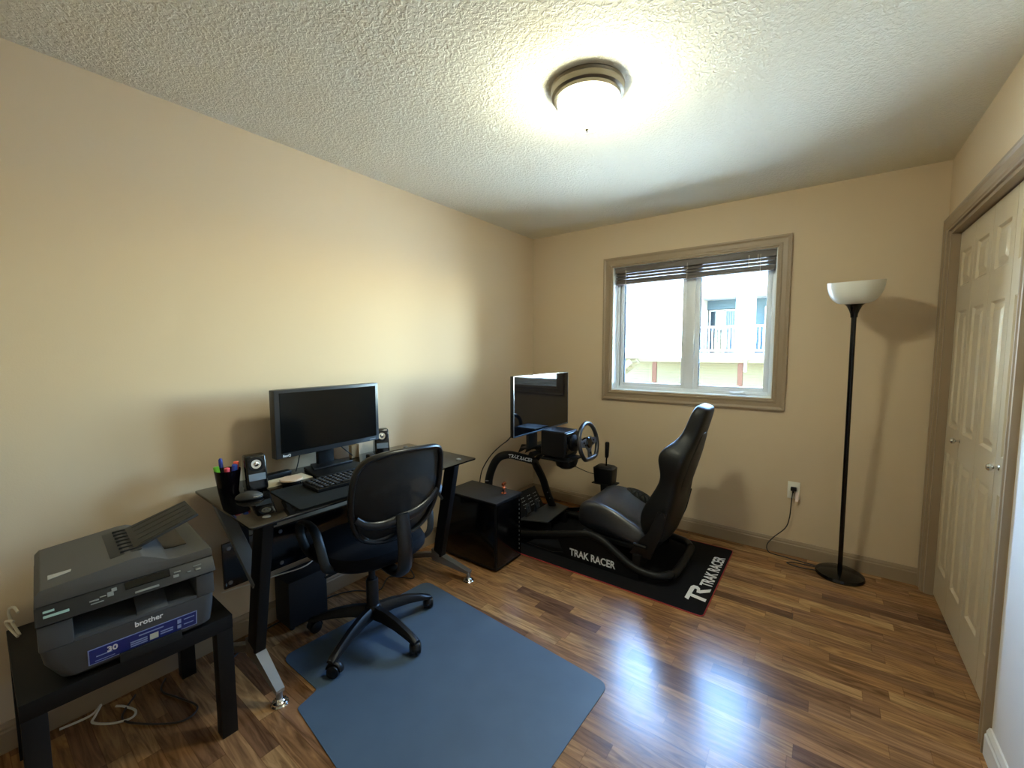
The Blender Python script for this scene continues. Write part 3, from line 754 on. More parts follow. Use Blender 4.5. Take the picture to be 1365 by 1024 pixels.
wc = MB().box(-0.02, 0.02, -0.02, 0.02, 0, 0.03, 0.008, 3).obj('webcam', m_black); tag(wc, 'tiny black webcam cube beside the far desk speaker', 'webcam'); wc.location = (0.185, -1.955, DZ)
ad = MB().box(-0.015, 0.015, -0.025, 0.025, 0, 0.075, 0.003).obj('memo_box', mat('beige_card', (190, 160, 115), 0.8)); tag(ad, 'small beige card box standing behind the desk monitor', 'box'); ad.location = (0.07, -1.985, DZ)

# ================================================================== OFFICE CHAIR
ch = thing('office_chair', 'black mesh-back swivel office chair at the desk', 'chair', (0.502, -2.185, 0.0036), math.radians(-8))
CA = [2.4 + 72 * k + 8 for k in range(5)]     # leg angles in the chair's own frame
MB().lathe([(0.0, 0.085), (0.042, 0.085), (0.046, 0.10), (0.040, 0.135), (0.030, 0.145), (0.0, 0.145)], 28).obj('hub', m_black, ch)
for k, a in enumerate(CA):
    a = math.radians(a); d = Vector((math.cos(a), math.sin(a), 0)); s_ = Vector((-d.y, d.x, 0)); secs = []
    for r, wz, zt, zb_ in ((0.030, 0.030, 0.140, 0.088), (0.10, 0.026, 0.139, 0.092), (0.18, 0.023, 0.124, 0.086), (0.25, 0.021, 0.102, 0.073), (0.297, 0.020, 0.082, 0.062), (0.312, 0.017, 0.074, 0.062)):
        c = d * r
        secs.append([c + s_ * wz + Vector((0, 0, zb_)), c + s_ * wz * 0.9 + Vector((0, 0, (zt * 2 + zb_) / 3)), c + s_ * wz * 0.45 + Vector((0, 0, zt)), c - s_ * wz * 0.45 + Vector((0, 0, zt)), c - s_ * wz * 0.9 + Vector((0, 0, (zt * 2 + zb_) / 3)), c - s_ * wz + Vector((0, 0, zb_))])
    lg = MB().loft(secs).obj('base_leg', m_black, ch)
    sw = [0.9, -0.4, 1.6, 2.4, 0.2][k]; c = d * 0.300; ax = Vector((math.cos(a + sw), math.sin(a + sw), 0)); fwd = Vector((-ax.y, ax.x, 0))
    cw = MB().tube([c + Vector((0, 0, 0.075)), c + Vector((0, 0, 0.045))], 0.007, 8)
    cc = c + fwd * 0.012
    for sd_ in (-1, 1):
        o_ = cc + ax * 0.0155 * sd_ + Vector((0, 0, 0.029))
        mt_ = Matrix.Translation(o_) @ Vector((0, 0, 1)).rotation_difference(ax * sd_).to_matrix().to_4x4()
        cw.lathe([(0.0, -0.011), (0.028, -0.011), (0.029, -0.004), (0.027, 0.007), (0.018, 0.011), (0.0, 0.012)], 20, mt_)
    hood = []
    for i in range(9):
        t = math.radians(-5 + i * 22); hood.append(cc + fwd * 0.033 * math.cos(t) + Vector((0, 0, 0.030 + 0.032 * math.sin(t))))
    cw.tube(hood, 0.006, 8, flat=2.6, flat_dir=Vector((0, 0, 1)))
    cw.obj('caster', m_black, lg)
MB().lathe([(0.0, 0.10), (0.029, 0.10), (0.029, 0.27), (0.026, 0.275), (0.0, 0.275)], 24).obj('column_sleeve', m_black, ch)
MB().lathe([(0.0, 0.27), (0.016, 0.27), (0.016, 0.40), (0.0, 0.40)], 20).obj('gas_lift', m_black, ch)
MB().box(-0.11, 0.12, -0.085, 0.085, 0.385, 0.425, 0.012).tube([(0.0, -0.05, 0.40), (0.03, -0.16, 0.392), (0.04, -0.24, 0.388)], 0.006, 8).obj('tilt_mechanism', m_black, ch)
# seat
def superell(cx, cy, rx, ry, z, n=40, e=2.6):
    out = []
    for i in range(n):
        t = 2 * PI * i / n; c, s_ = math.cos(t), math.sin(t)
        out.append(Vector((cx + rx * math.copysign(abs(c) ** (2 / e), c), cy + ry * math.copysign(abs(s_) ** (2 / e), s_), z)))
    return out
MB().loft([superell(-0.01, 0, 0.19, 0.19, 0.42), superell(-0.01, 0, 0.225, 0.232, 0.428), superell(-0.01, 0, 0.24, 0.248, 0.445), superell(-0.01, 0, 0.243, 0.25, 0.468), superell(-0.01, 0, 0.232, 0.238, 0.490), superell(-0.01, 0, 0.195, 0.20, 0.503), superell(-0.01, 0, 0.10, 0.10, 0.505)]).obj('seat', m_fabric, ch)
# backrest: x grows backwards, curved round the sitter
def back_pt(y, z): return Vector((0.235 + 0.105 * (z - 0.55) / 0.4 - 0.95 * y * y + 0.02 * math.sin((z - 0.55) / 0.4 * PI), y, z))
outline = [(0.0, 0.560), (0.085, 0.566), (0.155, 0.598), (0.193, 0.66), (0.212, 0.75), (0.214, 0.86), (0.204, 0.932), (0.168, 0.960), (0.08, 0.971), (0.0, 0.974), (-0.08, 0.971), (-0.158, 0.954), (-0.198, 0.912), (-0.214, 0.84), (-0.214, 0.75), (-0.193, 0.66), (-0.155, 0.598), (-0.085, 0.566)]
ring2 = spline([(y, z, 0) for y, z in outline], 5, closed=True)
m_chplast = mat('satin_black_chair_plastic', (15, 17, 20), 0.32, spec=0.5)
MB().tube([back_pt(p.x, p.y) for p in ring2], 0.0165, 12, closed=True, flat=0.7, flat_dir=(1, 0, 0)).obj('back_frame', m_chplast, ch)
msh = MB(); n = len(ring2); C0 = Vector((0, 0.75, 0)); prev = None
for t in (1.0, 0.8, 0.6, 0.4, 0.2):
    cur = [back_pt((p.x) * t, 0.75 + (p.y - 0.75) * t) + Vector((-0.006, 0, 0)) for p in ring2]
    cv = [msh.bm.verts.new(c) for c in cur]
    if prev:
        for k in range(n): msh.bm.faces.new((prev[k], prev[(k + 1) % n], cv[(k + 1) % n], cv[k]))
    prev = cv
msh.bm.faces.new(prev)
msh.obj('back_mesh', m_mesh, ch)
cb = spline([(-0.196, 0.705, 0), (-0.15, 0.668, 0), (-0.08, 0.652, 0), (0.0, 0.660, 0), (0.08, 0.672, 0), (0.15, 0.70, 0), (0.203, 0.745, 0)], 6)
MB().tube([back_pt(p.x, p.y) + Vector((0.010, 0, 0)) for p in cb], [0.014 + 0.012 * (1 - abs(p.x) / 0.2) for p in cb], 12, flat=0.6, flat_dir=(0, 0, 1)).obj('back_crossbar', m_chplast, ch)
lb = spline([(-0.19, 0.645, 0), (-0.13, 0.585, 0), (-0.06, 0.575, 0), (0.02, 0.592, 0)], 6)
MB().tube([back_pt(p.x, p.y) + Vector((0.004, 0, 0)) for p in lb], 0.011, 10, flat=0.6, flat_dir=(0, 0, 1)).obj('lumbar_bar', m_chplast, ch)
sp3 = spline([(0.10, 0, 0.402), (0.22, 0, 0.398), (0.295, 0, 0.425), (0.318, 0, 0.50), (0.312, 0, 0.60), (0.300, 0, 0.685)], 6)
MB().tube(sp3, [0.030 + 0.006 * math.sin(i / (len(sp3) - 1) * PI) for i in range(len(sp3))], 14, flat=0.55, flat_dir=(0, 1, 0)).obj('back_spine', m_chplast, ch)
for sd_ in (-1, 1):
    lp = spline([(0.09, 0.215 * sd_, 0.425), (0.115, 0.262 * sd_, 0.47), (0.10, 0.278 * sd_, 0.56), (0.05, 0.280 * sd_, 0.618), (-0.04, 0.280 * sd_, 0.628), (-0.13, 0.279 * sd_, 0.600), (-0.155, 0.270 * sd_, 0.53), (-0.10, 0.255 * sd_, 0.462), (-0.03, 0.215 * sd_, 0.425)], 6)
    MB().tube(lp, 0.020, 10, flat=0.38, flat_dir=(0, 1, 0)).obj('armrest', mat('dark_armrest_plastic', (18, 21, 20), 0.5), ch)

# ================================================================== SIDE TABLE + PRINTER
tb = thing('side_table', 'small square black side table under the printer', 'table', (0.312, -3.062, 0), math.radians(-1.0))
MB().box(-0.255, 0.255, -0.2525, 0.2525, 0.40, 0.45, 0.002).obj('table_top', m_tabblk, tb)
for sx in (-1, 1):
    for sy in (-1, 1):
        x, y = sx * 0.229, sy * 0.2265
        MB().box(x - 0.025, x + 0.025, y - 0.025, y + 0.025, 0.0, 0.40, 0.002).obj('leg', m_tabblk, tb)
prn = thing('printer', 'charcoal grey laser printer with document feeder on the side table', 'printer', (0.388, -3.055, 0.4505), math.radians(-5)); prn.scale = (1, 1, 1.04)
# local: +x front, +y to the right of its front
bd = MB()
def rsec(x0, x1, y0, y1, z, r=0.03): return [Vector((p.x, p.y, z)) for p in flat_poly([(x0, y0), (x1, y0), (x1, y1), (x0, y1)], 0, 0, r, 4)]
bd.loft([rsec(-0.17, 0.155, -0.152, 0.180, 0.0), rsec(-0.18, 0.182, -0.168, 0.191, 0.02), rsec(-0.185, 0.195, -0.197, 0.197, 0.075), rsec(-0.185, 0.198, -0.204, 0.20, 0.118)])
bd.obj('lower_body', m_grey, prn)
ub = MB().box(-0.185, 0.198, -0.204, -0.135, 0.118, 0.188, 0.006).box(-0.185, 0.198, 0.150, 0.20, 0.118, 0.188, 0.006).box(-0.185, 0.02, -0.14, 0.155, 0.118, 0.188, 0.002)
ub.obj('upper_body', m_grey, prn)
MB().prism([(0.02, -0.135, 0.119), (0.196, -0.135, 0.119), (0.196, -0.135, 0.128), (0.02, -0.135, 0.145)], (0, 0.285, 0)).obj('output_tray', mat('grey_output_tray', (74, 77, 80), 0.5), prn)
MB().prism([(0.185, 0.0, 0.128), (0.196, 0.0, 0.128), (0.130, 0.0, 0.162), (0.115, 0.0, 0.158)], (0, 0.075, 0), 0.002).obj('paper_stop', m_grey, prn)
pn = MB().prism([(-0.185, -0.206, 0.189), (0.192, -0.206, 0.189), (0.212, -0.206, 0.196), (0.180, -0.206, 0.236), (-0.185, -0.206, 0.236)], (0, 0.41, 0), 0.004)
pn.obj('control_panel', m_greyd, prn)
n_ = Vector((0.040, 0, 0.032)).normalized(); ux = Vector((0, 1, 0)); uy = n_.cross(ux) * -1 if n_.cross(ux).z < 0 else n_.cross(ux)
def panel_pt(y, t, off=0.0012): return Vector((0.212 - 0.032 * t, y, 0.196 + 0.040 * t)) + n_ * off
def panel_rect(y0, y1, t0, t1, th=0.002): return MB().prism([panel_pt(y0, t0, 0.0), panel_pt(y1, t0, 0.0), panel_pt(y1, t1, 0.0), panel_pt(y0, t1, 0.0)], n_ * th, 0.0006, 1)
panel_rect(-0.022, 0.085, 0.52, 0.94, 0.004).obj('display', m_blackg, prn)
for a, b, c, d in ((-0.002, 0.055, 0.14, 0.26), (-0.062, -0.048, 0.44, 0.70), (-0.052, -0.040, 0.66, 0.85), (-0.100, -0.080, 0.44, 0.52), (-0.098, -0.070, 0.30, 0.36), (-0.078, -0.064, 0.54, 0.6), (0.092, 0.106, 0.34, 0.5), (0.095, 0.112, 0.60, 0.68), (0.128, 0.138, 0.40, 0.47), (0.145, 0.168, 0.62, 0.70), (0.150, 0.165, 0.36, 0.48)):
    panel_rect(a, b, c, d, 0.0025).obj('button', mat('pale_grey_button', (128, 132, 130), 0.5), prn)
for a, b, c, d in ((-0.190, -0.168, 0.62, 0.74), (-0.190, -0.140, 0.36, 0.50)):
    panel_rect(a, b, c, d, 0.0012).obj('printed_mark', mat('mint_print', (150, 180, 170), 0.5), prn)
# scanner lid with feeder hump
lp_ = [(-0.203, 0.237), (-0.203, 0.268), (-0.192, 0.280), (-0.07, 0.292), (0.000, 0.300), (0.022, 0.299), (0.055, 0.284), (0.085, 0.268), (0.110, 0.264), (0.195, 0.266), (0.203, 0.258), (0.203, 0.237)]
MB().prism([(-0.185, y, z) for y, z in lp_], (0.365, 0, 0), 0.003).obj('scanner_lid', m_greyl, prn)
fs = MB().prism([(-0.13, -0.045, 0.2935), (-0.13, 0.030, 0.2995), (0.12, 0.030, 0.2995), (0.12, -0.045, 0.2935)], (0, 0, 0.0025), 0.001)
for i in range(7): fs.box(-0.12 + i * 0.036, -0.114 + i * 0.036, -0.02, 0.03, 0.2975, 0.304)
fs.obj('feed_slot', m_greyd, prn)  # dark slab laid on the hump in place of a shaded recess, ribs on top
MB().box(-0.12, 0.085, 0.045, 0.150, 0.2655, 0.2672).obj('exit_shade_sheet', m_blackg, prn)  # flat black sheet painting the shade of the paper exit
ft_ = MB().prism([(-0.125, 0.015, 0.294), (0.100, 0.015, 0.294), (0.088, 0.190, 0.352), (-0.110, 0.190, 0.352)], (0, -0.003, 0.009), 0.003)
for i in range(5): ft_.prism([(-0.10 + i * 0.045, 0.03, 0.307), (-0.092 + i * 0.045, 0.03, 0.307), (-0.092 + i * 0.044, 0.18, 0.357), (-0.10 + i * 0.044, 0.18, 0.357)], (0, -0.0008, 0.003))
ft_.obj('feeder_tray', mat('dark_feeder_plastic', (44, 44, 42), 0.55), prn)
text_obj('brother', 'logo', m_white, prn, frame((0.1995, -0.008, 0.098), (0, 1, 0), (0, 0, 1)), 0.0215, 0.0005, 1.0, 0.0004)
mk = MB().box(0.05, 0.13, -0.180, -0.150, 0.2812, 0.2824, 0.0004, mtx=Matrix.Translation((0, 0, 0.0022)) @ Matrix.Rotation(0.09, 4, 'X') @ Matrix.Translation((0, 0, 0)))
bpy.data.meshes
mk.bm.free()
MB().prism([(0.085, -0.176, 0.2822), (0.118, -0.176, 0.2822), (0.112, -0.130, 0.2872), (0.095, -0.128, 0.2872)], (0, 0, 0.0012)).obj('lid_glare', mat('painted_lid_glare', (176, 178, 174), 0.4), prn)  # pale patch paints a highlight onto the lid
# cassette front, black block for the notch shade, and sticker
def body_x(z): return 0.182 + (z - 0.02) / 0.055 * 0.013 if z < 0.075 else 0.195 + (z - 0.075) / 0.043 * 0.003
MB().box(0.150, 0.1965, -0.045, 0.105, 0.004, 0.030, 0.001).obj('tray_notch_shade', mat('painted_notch_shade', (6, 6, 6), 0.8), prn)  # solid black block; the shade of the handle cutout is put into its colour
def on_face(y, z, off): return Vector((body_x(z) + off, y, z))
def face_rect(y0, y1, z0, z1, off, th): return MB().prism([on_face(y0, z0, off), on_face(y1, z0, off), on_face(y1, z1, off), on_face(y0, z1, off)], (th, 0, 0))
face_rect(-0.112, 0.148, 0.028, 0.078, 0.0006, 0.0008).obj('sticker_border', m_paleb, prn)
stk = face_rect(-0.109, 0.145, 0.0305, 0.0755, 0.0012, 0.0008).obj('sticker', m_blue, prn)
text_obj('30', 'sticker_lettering', m_white, stk, frame((body_x(0.052) + 0.0026, -0.072, 0.052), (0, 1, 0), (0.013, 0, 0.055)), 0.024, 0.0008, 1.0, 0.0003)
for a, b, c, d in ((-0.095, -0.06, 0.049, 0.052), (-0.098, -0.055, 0.0355, 0.0375), (-0.02, 0.02, 0.050, 0.054), (-0.02, 0.02, 0.043, 0.047), (-0.02, 0.02, 0.036, 0.040), (0.0, 0.06, 0.064, 0.068), (0.052, 0.084, 0.049, 0.053), (0.052, 0.084, 0.041, 0.045), (0.112, 0.140, 0.062, 0.065), (0.112, 0.138, 0.044, 0.047), (0.095, 0.105, 0.055, 0.070), (0.095, 0.105, 0.038, 0.050)):
    face_rect(a, b, c, d, 0.0024, 0.0004).obj('print_bar', m_paleb, stk)
face_rect(0.026, 0.047, 0.036, 0.056, 0.0024, 0.0005).obj('print_badge', mat('pale_badge', (200, 206, 190), 0.5), stk)
# cables by the printer
cw_ = MB().tube(spline([(0.14, -3.285, 0.458), (0.085, -3.300, 0.50), (0.075, -3.300, 0.53), (0.11, -3.290, 0.545), (0.15, -3.285, 0.54)], 6), 0.004, 8).tube(spline([(0.15, -3.29, 0.459), (0.09, -3.305, 0.475), (0.095, -3.31, 0.50), (0.14, -3.295, 0.51)], 6), 0.004, 8)
tag(cw_.obj('pale_cable', m_cordw), 'pale cable looped behind the printer on the side table', 'cable')
cw_ = MB().tube(spline([(0.04, -3.21, 0.005), (0.05, -3.13, 0.005), (0.055, -3.10, 0.03), (0.075, -3.12, 0.01), (0.10, -3.13, 0.005), (0.16, -3.09, 0.005), (0.19, -3.04, 0.005), (0.16, -3.02, 0.005), (0.10, -3.04, 0.005), (0.07, -3.06, 0.005)], 8), 0.0042, 8)
tag(cw_.obj('coiled_cable', m_cordw), 'pale cable coiled on the floor under the side table', 'cable')
cw_ = MB().tube(spline([(0.06, -3.0, 0.005), (0.17, -3.06, 0.005), (0.30, -2.99, 0.005), (0.365, -2.92, 0.005), (0.33, -2.87, 0.005), (0.22, -2.90, 0.005), (0.12, -2.93, 0.005), (0.05, -2.90, 0.005)], 8), 0.0035, 8)
tag(cw_.obj('looped_cable', m_brownw), 'dark cord looped on the floor under the side table', 'cable')

# ================================================================== UNDER THE DESK, COMPUTER CASE
sb = thing('subwoofer', 'black cube subwoofer on the floor under the desk', 'speaker', (0.098, -2.335, 0))
MB().box(-0.075, 0.075, -0.10, 0.10, 0.012, 0.25, 0.008).obj('cabinet', mat('black_vinyl_wrap', (9, 9, 14), 0.55), sb)
for x in (-0.055, 0.055):
    for y in (-0.08, 0.08): MB().lathe([(0.0, 0.0), (0.012, 0.0), (0.014, 0.013), (0.0, 0.013)], 12, Matrix.Translation((x, y, 0))).obj('foot', m_rubber, sb)
cw_ = MB().tube(spline([(0.16, -2.70, 0.006), (0.10, -2.60, 0.006), (0.06, -2.52, 0.006), (0.05, -2.2, 0.006), (0.10, -2.05, 0.006), (0.22, -1.95, 0.006), (0.15, -1.82, 0.006), (0.28, -1.74, 0.006), (0.12, -1.66, 0.006)], 8), 0.0035, 8)
tag(cw_.obj('floor_cable', m_wire), 'black cable straggling along the floor under the desk', 'cable')
cw_ = MB().tube(spline([(0.09, -2.69, 0.30), (0.11, -2.45, 0.285), (0.14, -2.32, 0.292), (0.07, -2.15, 0.31), (0.06, -1.75, 0.24), (0.04, -1.62, 0.25)], 8), 0.0035, 8)
tag(cw_.obj('pale_strand', m_cordw), 'thin pale line strung below the black panel under the desk', 'cable')  # thin pale tube running along below the modesty panel
pc = thing('computer_tower', 'large black computer tower on the floor beside the desk end', 'computer', (0.425, -1.252, 0))
PX0, PX1, PY0, PY1 = -0.225, 0.225, -0.140, 0.128
MB().box(PX0, PX1, PY0, PY1, 0.012, 0.444, 0.004).obj('case', m_blackm, pc)
MB().box(PX0 + 0.012, PX1 - 0.012, PY0 - 0.004, PY0, 0.03, 0.432, 0.001).obj('side_panel', m_blackg, pc)
tpn = MB().box(PX0 + 0.01, PX1 + 0.008, PY0 - 0.006, PY1 + 0.004, 0.444, 0.452, 0.003)
tpn.obj('top_panel', mat('dark_top_grille', (26, 27, 28), 0.5, bump=(900, 0.3, 0.001)), pc)
MB().box(PX1, PX1 + 0.006, PY0 + 0.008, PY1 - 0.008, 0.03, 0.432, 0.002).obj('front_panel', m_blackg, pc)
for i in range(12):
    MB().box(PX1 + 0.0055, PX1 + 0.008, PY1 - 0.030, PY1 - 0.026, 0.40 - i * 0.03, 0.412 - i * 0.03).obj('vent_slot', mat('dim_metal_slot', (96, 98, 100), 0.4), pc)
for x in (-0.19, 0.19):
    for y in (-0.10, 0.10): MB().box(x - 0.02, x + 0.02, y - 0.015, y + 0.015, 0.0, 0.012).obj('foot', m_rubber, pc)
fg = thing('copper_ornament', 'small shiny copper ornament on top of the computer tower', 'ornament', (0.578, -1.215, 0.4525), 0.3); fg.scale = (1.25, 1.25, 1.25)
MB().lathe([(0.0, 0.0), (0.015, 0.0), (0.016, 0.004), (0.009, 0.008), (0.008, 0.03), (0.012, 0.034), (0.008, 0.038), (0.006, 0.048), (0.0, 0.048)], 16).obj('body', m_copper, fg)
MB().box(-0.007, 0.007, -0.020, 0.020, 0.046, 0.060, 0.004).obj('head', m_copper, fg)
MB().box(-0.005, 0.005, -0.014, 0.014, 0.014, 0.026, 0.002).obj('core', m_black, fg)

# ================================================================== RACING COCKPIT
rc = thing('racing_cockpit', 'black tube-framed racing simulator cockpit with bucket seat', 'racing seat', (0, 0, 0))
MZ = 0.0052
def mir(p): return (p[0], -1.26 - p[1], p[2])
side = [(0.30, -0.94, 0.035), (0.50, -0.95, 0.06), (0.80, -0.95, 0.135), (1.03, -0.95, 0.198), (1.10, -0.95, 0.206), (1.17, -0.95, 0.188), (1.26, -0.95, 0.135), (1.36, -0.95, 0.082), (1.45, -0.945, 0.062), (1.53, -0.92, 0.060), (1.57, -0.86, 0.060)]
sm = spline(side, 6)
MB().tube(sm, 0.025, 14).obj('frame_tube', m_blackm, rc)
far = [(0.47, -0.40, 0.085), (0.54, -0.37, 0.05), (0.66, -0.345, 0.045), (0.80, -0.335, 0.06), (1.03, -0.33, 0.12), (1.12, -0.33, 0.13), (1.26, -0.33, 0.10), (1.36, -0.33, 0.075), (1.45, -0.335, 0.062), (1.53, -0.36, 0.060), (1.57, -0.42, 0.060)]
MB().tube(spline(far, 6), 0.025, 14).obj('frame_tube', m_blackm, rc)
MB().tube(spline([(1.57, -0.87, 0.06), (1.58, -0.80, 0.05), (1.58, -0.48, 0.05), (1.57, -0.41, 0.06)], 6), 0.025, 14).obj('rear_crossbar', m_blackm, rc)
# side plate with a window cut through it
outer = [(0.42, 0.012), (0.50, 0.06), (0.80, 0.135), (1.03, 0.198), (1.17, 0.188), (1.28, 0.122), (1.40, 0.07), (1.40, MZ), (0.42, MZ)]
hole = [(0.585, 0.020), (0.655, 0.066), (0.845, 0.114), (0.885, 0.036), (0.80, 0.014)]
def plate(y, parent):
    mb = MB()
    def P3(p, yy): return (p[0], yy, p[1])
    for yy in (y, y + 0.008):
        O = [mb.bm.verts.new(P3(p, yy)) for p in outer]; Hh = [mb.bm.verts.new(P3(p, yy)) for p in hole]
        es = [mb.bm.edges.new((L[i], L[(i + 1) % len(L)])) for L in (O, Hh) for i in range(len(L))]
        bmesh.ops.triangle_fill(mb.bm, use_beauty=True, use_dissolve=False, edges=es)
    for L in (outer, hole):
        for i in range(len(L)):
            a, b = L[i], L[(i + 1) % len(L)]
            mb.quad(P3(a, y), P3(b, y), P3(b, y + 0.008), P3(a, y + 0.008))
    return mb.obj('side_plate', m_blackm, parent, smooth=False)
pl = plate(-0.958, rc)
text_obj('TRAK RACER', 'lettering', m_white, pl, frame((0.935, -0.9586, 0.034), (1, 0, 0), (0, 0, 1)), 0.066, 0.0016, 0.82, 0.0004)
plate(-0.315, rc)
# front hoop
hoop = [(0.33, -0.93, 0.05), (0.24, -0.925, 0.20), (0.195, -0.915, 0.36), (0.215, -0.895, 0.49), (0.26, -0.865, 0.575), (0.315, -0.81, 0.594), (0.368, -0.745, 0.572), (0.408, -0.68, 0.546), (0.408, -0.60, 0.512), (0.388, -0.53, 0.452), (0.405, -0.46, 0.33), (0.430, -0.425, 0.20), (0.47, -0.40, 0.085)]
MB().tube(spline(hoop, 6), 0.031, 16).obj('front_hoop', m_blackm, rc)
hsp = spline(hoop, 6); hcen = 36
hl = text_obj('TRAK RACER', 'lettering', m_white, rc, Matrix.Identity(4), 0.037, 0.0016, 0.86, 0.0004)
hw_ = max(v.co.x for v in hl.data.vertices)
for v in hl.data.vertices:     # run the letters along the bent tube and wrap them round it
    d = v.co.x - hw_ / 2; i = hcen
    while d < 0 and i > 1: L_ = (hsp[i] - hsp[i - 1]).length; d += L_; i -= 1
    while d > (hsp[i + 1] - hsp[i]).length and i < len(hsp) - 3: d -= (hsp[i + 1] - hsp[i]).length; i += 1
    seg_ = hsp[i + 1] - hsp[i]; f = d / seg_.length
    tx_ = ((hsp[i + 1] - hsp[i - 1]) * (1 - f) + (hsp[i + 2] - hsp[i]) * f).normalized()
    up_ = Vector((0, 0, 1)); up_ = (up_ - tx_ * up_.dot(tx_)).normalized(); nn_ = tx_.cross(up_)
    t = (v.co.y - 0.0145) / 0.0318
    v.co = hsp[i] + seg_ * f + up_ * 0.0318 * math.sin(t) + nn_ * (0.0318 * math.cos(t) + v.co.z)
for z0, p in ((0.0, (0.204, -0.945, 0.40)), (0, (0.197, -0.948, 0.33)), (0, (0.437, -0.452, 0.22)), (0, (0.450, -0.440, 0.17))):
    MB().bar((p[0] - 0.012, p[1], p[2]), (p[0] + 0.014, p[1], p[2] + 0.004), 0.006, 0.008, 0.001).obj('bolt', m_silver, rc)
# wheel deck and monitor carrier
dkp = MB()
dkp.prism([(0.26, -0.62, 0.56), (0.30, -0.62, 0.64), (0.46, -0.62, 0.655), (0.62, -0.62, 0.60), (0.78, -0.62, 0.585), (0.74, -0.62, 0.545), (0.60, -0.62, 0.545), (0.50, -0.62, 0.585), (0.42, -0.62, 0.62), (0.33, -0.62, 0.60)], (0, 0.012, 0), 0.002)
dkp.prism([(0.26, -0.52, 0.54), (0.30, -0.52, 0.62), (0.46, -0.52, 0.645), (0.62, -0.52, 0.60), (0.78, -0.52, 0.585), (0.74, -0.52, 0.545), (0.60, -0.52, 0.545), (0.50, -0.52, 0.575), (0.42, -0.52, 0.60), (0.33, -0.52, 0.58)], (0, 0.012, 0), 0.002)
dkp.box(0.56, 0.80, -0.745, -0.515, 0.586, 0.598, 0.003)
dkp.box(0.36, 0.48, -0.66, -0.49, 0.640, 0.650, 0.002)
dkp.obj('wheel_deck', m_blackm, rc)
MB().tube([(0.46, -0.72, 0.60), (0.46, -0.47, 0.59)], 0.02, 12).tube([(0.385, -0.68, 0.545), (0.47, -0.68, 0.60)], 0.02, 10).tube([(0.38, -0.56, 0.49), (0.47, -0.56, 0.59)], 0.02, 10).obj('deck_tube', m_blackm, rc)
# pedal plate: slotted board sloping up to the front, heel rest behind
pp = MB().prism([(0.40, -0.80, 0.085), (0.30, -0.80, 0.245), (0.308, -0.80, 0.252), (0.408, -0.80, 0.093)], (0, 0.36, 0), 0.001)
pp.obj('pedal_board', m_blackm, rc)
sl_n = Vector((0.16, 0, 0.10)).normalized()
for cy in (-0.665, -0.575, -0.49):
    for i in range(4):
        for dy in (-0.013, 0.013):
            t = 0.30 + i * 0.14; c = Vector((0.408 - 0.10 * t, cy + dy, 0.093 + 0.159 * t)) + sl_n * 0.0006
            MB().bar(c + Vector((0, -0.007, 0)), c + Vector((0, 0.007, 0)), 0.004, 0.008, 0.0, up=sl_n).obj('slot', mat('pale_slot_edge', (170, 172, 172), 0.5), rc)
MB().prism([(0.405, -0.80, 0.088), (0.40, -0.31, 0.088), (0.60, -0.37, 0.100), (0.625, -0.74, 0.100)], (0, 0, 0.010), 0.002).obj('heel_plate', mat('dark_grey_steel', (46, 49, 52), 0.4), rc)
MB().box(0.36, 0.62, -0.72, -0.68, MZ, 0.086, 0.003).box(0.36, 0.62, -0.46, -0.42, MZ, 0.086, 0.003).obj('pedal_support', m_blackm, rc)
MB().bar((0.31, -0.94, 0.06), (0.31, -0.40, 0.06), 0.04, 0.04, 0.004).obj('front_crossbar', m_blackm, rc)
for cy in (-0.73, -0.60):
    pe = MB().bar((0.42, cy, 0.10), (0.445, cy, 0.19), 0.016, 0.02, 0.003).bar((0.452, cy, 0.14), (0.432, cy, 0.205), 0.05, 0.008, 0.003, up=(1, 0, 0))
    pe.obj('pedal', mat('dark_blue_steel', (36, 42, 50), 0.4), rc)
# seat rails and mounts
for y in (-0.86, -0.40):
    MB().box(0.98, 1.42, y - 0.02, y + 0.02, 0.155, 0.185, 0.004).obj('seat_rail', m_blackm, rc)
MB().box(1.00, 1.05, -0.95, -0.31, 0.10, 0.16, 0.004).box(1.36, 1.41, -0.95, -0.31, 0.075, 0.158, 0.004).obj('seat_mount', m_blackm, rc)
for y in (-0.925, -0.345):
    MB().prism([(1.33, y, 0.15), (1.46, y, 0.14), (1.52, y, 0.30), (1.55, y, 0.44), (1.50, y, 0.45), (1.45, y, 0.32)], (0, 0.014, 0), 0.004).obj('recliner_bracket', m_black, rc)
MB().tube([(1.36, -0.93, 0.215), (1.44, -0.935, 0.215)], 0.011, 10).tube([(1.528, -0.94, 0.43), (1.528, -0.915, 0.43)], 0.016, 14).obj('recline_lever', m_black, rc)
